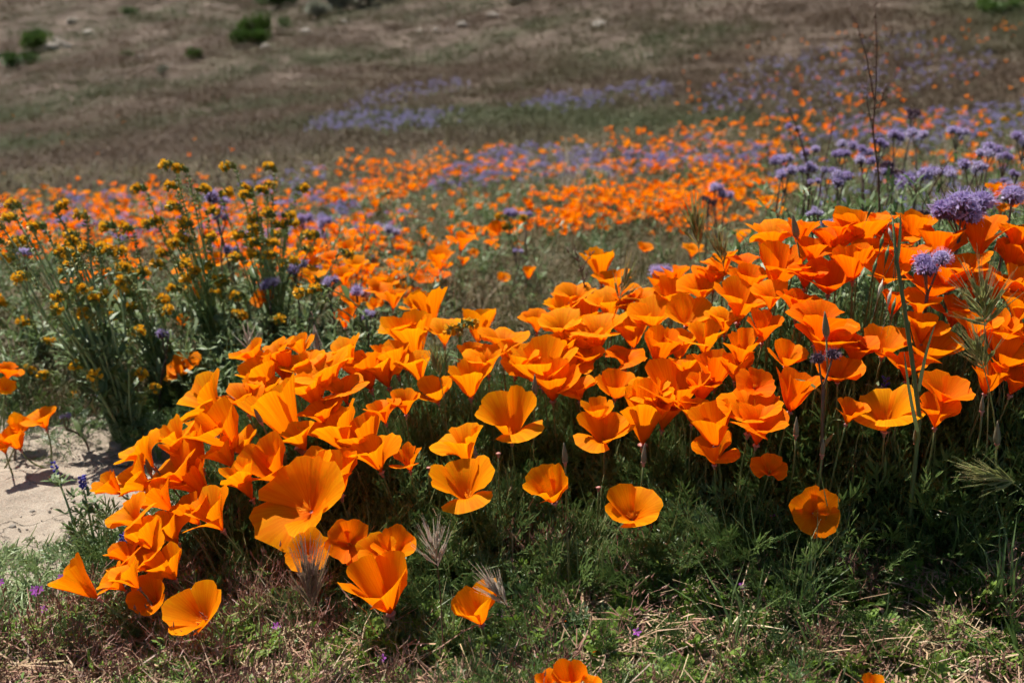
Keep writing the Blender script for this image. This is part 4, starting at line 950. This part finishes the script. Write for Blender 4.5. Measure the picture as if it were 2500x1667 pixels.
# ------------------------------------------------------------------ buds, seed receptacles
def bud(px, py, D, hpx, label, lean=0, open_=False):
    D += .05 if py > 980 else .02; p = at(px, py, D); rt = Vector((p.x - math.sin(R(lean)) * .08 + U(-.01, .01), p.y + U(.05, .09), 0)); rt.z = gz(rt.x, rt.y) - .004
    t = thing("poppy_bud", rt, label, "flower bud", "poppy buds on the mound"); l0 = p - rt; ax = Vector((math.sin(R(lean)), 0, math.cos(R(lean)))); h = hpx * mpp(D)
    mb = MB(); mb.tube(bez((0, 0, 0), l0 - ax * l0.length * .5, l0, 7), [.0015] * 8, 4); obj("stem", mb.mesh("stem", M['pstem']), t)
    if not open_:
        mb = MB(); mb.tube([l0, l0 + ax * h * .10, l0 + ax * h * .3, l0 + ax * h * .6, l0 + ax * h * .85, l0 + ax * h], [h * .06, h * .14, h * .145, h * .10, h * .05, h * .008], 7); obj("cap", mb.mesh("cap", M['budgreen']), t)
    mb = MB(); mb.tube([l0 - ax * .006, l0 - ax * .001, l0 + ax * .0006, l0 + ax * .002], [.0016, .0024, .0042, .002], 8); obj("rim", mb.mesh("rim", M['rim']), t)
for px, py, D, h, ln, lb in ((1898,772,1.46,60,-8,"tall pointed poppy bud before a broad crest poppy"),(1828,1000,1.38,48,-2,"thin green bud on the front slope"),(1888,1045,1.37,44,0,"thin green bud on the front slope"),(1478,1062,1.40,50,2,"pinkish bud hanging under the goblet poppy"),(1298,1062,1.42,52,-4,"dark narrow bud over the leafy slope"),
   (1098,1075,1.45,60,-8,"brownish bud in front of the spread petal poppy"),(1228,905,1.6,50,0,"dark bud beneath the flaring middle poppy"),(2255,945,1.40,40,-4,"plump green bud by the bowl poppy under the foxtails"),(2290,1020,1.38,60,-6,"long grey bud near the sideways foxtail"),(2105,1020,1.38,60,-4,"long grey bud at the oat stalk's foot"),
   (345,1085,1.46,46,-12,"pale bud between sand end poppies"),(600,970,1.55,44,-22,"slim bud beside the goblet poppy at the sand end"),(1830,545,1.7,56,-14,"reddish pointed bud over the crest")):
    bud(px, py, D, h, lb, ln)
for px, py, D in ((1145,1042,1.45),(775,1060,1.5),(1240,790,1.75),(985,1075,1.5),(1375,1120,1.4)): bud(px, py, D, 10, "bare pink poppy receptacle left after the petals fell", 0, True)

# ------------------------------------------------------------------ lupines at the sand's edge
def lupine(px, py, D, root_px, label, nfl):
    p = at(px, py, D); rt = hit(*root_px); t = thing("lupine", rt, label, "lupine", "small blue lupines"); l0 = p - rt
    pts = bez((0, 0, 0), Vector((l0.x * .2, l0.y * .2, l0.z * .6)), l0, 8); mb = MB(); mb.tube(pts, [.0022 - .0001 * k for k in range(9)], 5); obj("stem", mb.mesh("stem", M['fid']), t)
    for k in range(9):
        q = pts[random.randint(2, 8)]; mb = MB(); a0 = U(0, 6.28)
        for j in range(6): 
            a = a0 + j * .9; lobe(mb, q + Vector((math.cos(a0), math.sin(a0), .3)) * .012, (math.cos(a), math.sin(a), U(.1, .7)), U(.014, .022), .005, Vector((0, 0, 1)))
        mb.ribbon([q, q + Vector((math.cos(a0), math.sin(a0), .3)) * .012], [.0012, .001], (0, 0, 1), tip=False); obj("leaf", mb.mesh("leaf", M['fidleaf'], False), t)
    mb = MB()
    for k in range(nfl):
        a = k * 2.4; z = k / nfl * .022; mb.spindle(l0 + Vector((0, 0, z)), l0 + Vector((math.cos(a) * .007, math.sin(a) * .007, z + .004)), .0024, 4, .6)
    obj("flower_spike", mb.mesh("flower_spike", M['blue'], False), t)
lupine(128, 1090, 1.62, (180, 1250), "lupine with barely opened blue tip against the bare sand", 8)
lupine(192, 1125, 1.60, (215, 1245), "lupine with blue flower spike against the bare sand", 22)
lupine(285, 1258, 1.46, (300, 1310), "low lupine sprig tucked under the sand end poppies", 12)
lupine(2032, 900, 1.52, (2040, 985), "tiny blue lupine hidden among crest poppies", 10)
# magenta filaree flowers
def filaree(px, py, n=2):
    h = hit(px, py); t = thing("filaree_flower", h, "tiny magenta filaree flower on the low ground", "flower", "magenta filaree flowers"); top = Vector((0, 0, .045))
    d = (CAM - h).normalized(); mb = MB(); mb.tube([(0, 0, 0), (.003, 0, .02), top], [.0008, .0007, .0006], 3); obj("stem", mb.mesh("stem", M['red']), t)
    for k in range(n):
        c = top + Vector((U(-.008, .008), 0, U(-.004, .006))) if k else top; q = Vector((0, 0, 1)).rotation_difference((d + Vector((U(-.3, .3), 0, .5))).normalized())
        for j in range(5):
            a = j * 1.2566; mb = MB(); e = q @ Vector((math.cos(a), math.sin(a), .15)); f = q @ Vector((-math.sin(a), math.cos(a), 0))
            mb.add([c, c + e * .0038 + f * .0019, c + e * .0062, c + e * .0038 - f * .0019], [(0, 1, 2, 3)]); obj("petal", mb.mesh("petal", M['mag'], False), t)
for px, py, n in ((93,1440,3),(10,1405,1),(108,1470,1),(1285,1235,2),(1780,1265,2),(1150,1480,1),(1460,1535,1),(640,1520,1),(880,1590,1),(150,1400,1),(1700,1420,1)): filaree(px, py, n)

# ------------------------------------------------------------------ twig, stones, fallen petals
rt = hit(1215, 1425)
tw = thing("twig", rt, "forked grey twig lying in front of the shaded mound", "twig")
q = [hit(1215, 1425) - rt + Vector((0, 0, .012)), hit(1275, 1432) - rt + Vector((0, 0, .016)), hit(1340, 1458) - rt + Vector((0, 0, .012))]
mb = MB(); mb.tube(q, [.0026, .0024, .0014], 6); obj("stem", mb.mesh("stem", M['twig']), tw)
mb = MB(); q2 = [hit(1290, 1440) - rt + Vector((0, 0, .014)), hit(1370, 1385) - rt + Vector((0, 0, .018)), hit(1420, 1355) - rt + Vector((0, 0, .020))]; mb.tube(q2, [.0016, .0013, .0008], 5); obj("branch", mb.mesh("branch", M['twig']), tw)

import bmesh
def stone_mesh(seed, m, flat=.55, sub=2):
    bm = bmesh.new(); bmesh.ops.create_icosphere(bm, subdivisions=sub, radius=1); r_ = random.Random(seed)
    pl = [(Vector((r_.uniform(-1, 1), r_.uniform(-1, 1), r_.uniform(-1, 1))).normalized(), r_.uniform(.55, .9)) for _ in range(9)]
    for v in bm.verts:
        for nrm, dd in pl:
            k = v.co.dot(nrm)
            if k > dd: v.co -= nrm * (k - dd) * .85
        v.co *= 1 + r_.uniform(-.04, .04); v.co.z *= flat
    me = bpy.data.meshes.new("stone"); bm.to_mesh(me); bm.free(); me.materials.append(m); return me
ST = [stone_mesh(k, M['rock']) for k in range(6)]
for px, py, w, lb in ((270,1030,46,"cracked sandstone lump at the woody fiddleneck base"),(285,1068,34,"flat stone chip by the fiddleneck base"),(118,918,30,"pale flat stone beyond the sand poppies"),(210,1040,16,"small stone on the bare sand"),(60,1130,12,"small stone on the bare sand"),(75,1180,14,"small stone on the bare sand"),
   (150,1010,12,"small stone on the bare sand"),(30,1210,22,"grey stone at the sand's grassy edge"),(120,1020,14,"small stone on the bare sand"),(340,1015,30,"flat stone half under the mound's edge"),(25,1095,10,"small stone on the bare sand")):
    h = hit(px, py); s = w * mpp(h.y) / 2; tag(obj("stone", random.choice(ST), None, h + Vector((0, 0, s * .1)), Quaternion((0, 0, 1), U(0, 6.28)), s), lb, "stone", "stones on the sand")
G = [stone_mesh(20 + k, M['rock'], .7, 1) for k in range(3)]
x = rng.uniform(-1.2, -.4, 900); y = rng.uniform(1.45, 2.15, 900)
scatter("gravel", onground(x, y), rots(900, .6), rng.uniform(.0008, .0035, 900) * (1 + 1.2 * (rng.uniform(0, 1, 900) > .96)), G, "fine loose grit strewn over the bare sand", "gravel")
for px, py, w in ((1265,1440,24),(1310,1460,18),(2345,1420,30),(1480,1290,14),(1360,1540,18),(1560,1545,14),(2060,1350,14),(1190,1375,12),(1985,1140,16)):
    h = hit(px, py); o = obj("fallen_petal", random.choice(VAR['b'])['me'][0], None, h + Vector((0, 0, .02)), Euler((U(-1, 1), U(-1, 1), U(0, 6))).to_quaternion(), w * mpp(h.y) / .9); o.color = (.75, .12, .004, 1)
    tag(o, "fallen orange petal caught in the dry litter", "petal", "fallen petals")

# ------------------------------------------------------------------ shrubs and rocks of the hillside
def crown_mesh(m, n, seed):
    r_ = random.Random(seed); mb = MB(); cl = [Vector((r_.gauss(0, .33), r_.gauss(0, .33), r_.uniform(.35, .85))) for _ in range(12)]
    for k in range(n):
        c = r_.choice(cl); d = Vector((r_.gauss(0, 1), r_.gauss(0, 1), r_.gauss(0, 1))).normalized(); p = c + d * .30 * r_.uniform(.5, 1)
        if p.z < .02: p.z = .04
        e = (d + Vector((r_.gauss(0, .5), r_.gauss(0, .5), .4))).normalized(); s = e.orthogonal().normalized(); L = r_.uniform(.09, .19)
        mb.add([p, p + e * L * .5 + s * L * .22, p + e * L, p + e * L * .5 - s * L * .22], [(0, 1, 2, 3)])
    return mb.mesh("crown", m, False)
def trunk_mesh():
    mb = MB()
    for k in range(6): a = k * 1.05; mb.tube([(0, 0, -.05), (math.cos(a) * .12, math.sin(a) * .12, .3), (math.cos(a) * .35, math.sin(a) * .35, .75)], [.03, .02, .008], 4)
    return mb.mesh("trunk", M['twig'])
CR = [crown_mesh(M['shrub'], 2600, k) for k in range(3)]; SG = [crown_mesh(M['sage'], 2000, 9 + k) for k in range(2)]; TRK = trunk_mesh()
for px, py, w, hgt, sage, lb in ((82,118,52,.75,0,"bright green rounded shrub beside a rock outcrop on the hillside"),(40,160,52,.6,0,"dark green low shrub below the hillside outcrop"),(590,92,46,1.0,0,"dark green upright shrub high on the hillside"),(582,108,52,.6,0,"olive green lower shrub in front of the upright one"),
   (656,66,22,.8,0,"small dark green shrub beside pale hillside rocks"),(446,140,30,.7,0,"small green bush alone on the brown slope"),(298,40,24,.8,0,"small dark bush with yellow bloom on the upper slope"),(294,136,18,.8,0,"tiny dark bush next to a tan slope rock"),(640,18,70,.7,0,"green bush patch under the pale scrub"),
   (780,30,70,.7,1,"pale grey sage scrub on the slope's upper edge"),(845,14,80,.8,1,"pale grey sage scrub on the slope's upper edge"),(730,45,50,.6,1,"small grey sage near the dark green shrub"),(375,178,22,.9,1,"grey green tuft bush on the bare slope"),(2300,40,60,.5,0,"low dark green shrub patch high beyond the dead stalks")):
    h = hit(px, py); s = w * mpp(h.y) * .85; t = thing("shrub", h, lb, "shrub", "hillside shrubs")
    obj("crown", random.choice(SG if sage else CR), t, (0, 0, 0), Quaternion((0, 0, 1), U(0, 6)), (s, s, s * 1.3 * hgt)); obj("trunk", TRK, t, (0, 0, 0), None, (s, s, s * 1.2 * hgt))
HR = [stone_mesh(40 + k, M['hrock'], .6) for k in range(6)]
for px, py, w, lb in ((118,118,34,"tan outcrop rock touching the bright green shrub"),(140,108,26,"tan outcrop rock touching the bright green shrub"),(158,112,20,"dark cornered rock at the outcrop's end"),(128,100,22,"tan outcrop rock touching the bright green shrub"),(205,82,28,"slanted tan rock above the outcrop"),(168,55,26,"pale slab on the upper slope"),
   (160,58,14,"pale slab on the upper slope"),(704,80,24,"pale rock under the pale grey scrub"),(610,112,24,"whitish rock beside the olive shrub"),(612,60,14,"whitish rock beside the olive shrub"),(322,136,20,"tan rock next to the tiny bush"),(1376,66,34,"long tan boulder on the middle slope"),(1492,138,24,"small tan boulder below the long one"),
   (820,12,30,"whitish rock in the sage scrub"),(895,6,40,"whitish rock in the sage scrub"),(1130,45,30,"brown weathered rock near the hill's eroded patch"),(1060,65,26,"brown weathered rock near the hill's eroded patch"),(965,80,16,"white stone chip on the slope"),(1000,75,14,"white stone chip on the slope"),(1200,6,60,"broad eroded tan rock at the hill's upper edge"),
   (240,185,14,"half buried tan rock on the bare slope"),(20,180,14,"half buried tan rock on the bare slope"),(790,55,18,"pale rock under the pale grey scrub")):
    h = hit(px, py); s = w * mpp(h.y) * .55; tag(obj("rock", random.choice(HR), None, h + Vector((0, 0, s * .25)), Quaternion((0, 0, 1), U(0, 6.28)), s), lb, "rock", "hillside rocks")
# wisps of bleached dry grass standing in the meadow
DRYT = [tuft(12, .26, .05, .0022, M['bromedry'], .45, 6) for _ in range(3)]
q = np.vstack([poly_sample([(1150,470),(1420,470),(1440,420),(1260,400)], 26), poly_sample([(880,420),(1000,420),(1000,380),(900,380)], 10), poly_sample([(1500,400),(1700,380),(1750,330),(1560,350)], 16), poly_sample([(2050,440),(2352,430),(2352,340),(2050,360)], 16), poly_sample([(600,480),(760,480),(760,440),(600,440)], 6)])
p, ok = hits(q[:, 0], q[:, 1] + 30); p = p[ok]
scatter("bleached_grass", p, rots(len(p), .25), rng.uniform(.7, 1.3, len(p)), DRYT, "thin bleached grass wisps standing among the meadow poppies", "grass")

# ------------------------------------------------------------------ a bee on one bloom
bp = at(505, 1000, depth(512, 1000) - .055); bee = thing("bee", bp, "tiny dark bee clinging to a cupped poppy petal", "bee")
mb = MB(); ax = Vector((.7, .1, .7)).normalized()
prof = [(-.0052, .0004), (-.0042, .0018), (-.0022, .0026), (-.0002, .0016), (.0012, .0022), (.0026, .0019), (.0032, .0012), (.0040, .0017), (.0050, .0012), (.0054, .0003)]
mb.tube([ax * a for a, _ in prof], [r for _, r in prof], 8); obj("body", mb.mesh("body", M['deadstalk']), bee)
for sg in (-1, 1):
    mb = MB(); mb.ribbon([ax * .001, ax * -.003 + Vector((.002 * sg, -.003, .002)), ax * -.0065 + Vector((.0028 * sg, -.003, .001))], [.001, .0026, 0], (.7, .2, -.7)); obj("wing", mb.mesh("wing", M['bromedry']), bee)
    for k in range(3):
        mb = MB(); o = ax * (.001 + .001 * (k - 1)); mb.tube([o, o + Vector((.002 * sg, .001, -.002 * sg)) + ax * .001 * (k - 1), o + Vector((.003 * sg, .003, -.003 * sg)) + ax * .0015 * (k - 1)], [.0003, .0003, .0002], 3); obj("leg", mb.mesh("leg", M['deadstalk']), bee)
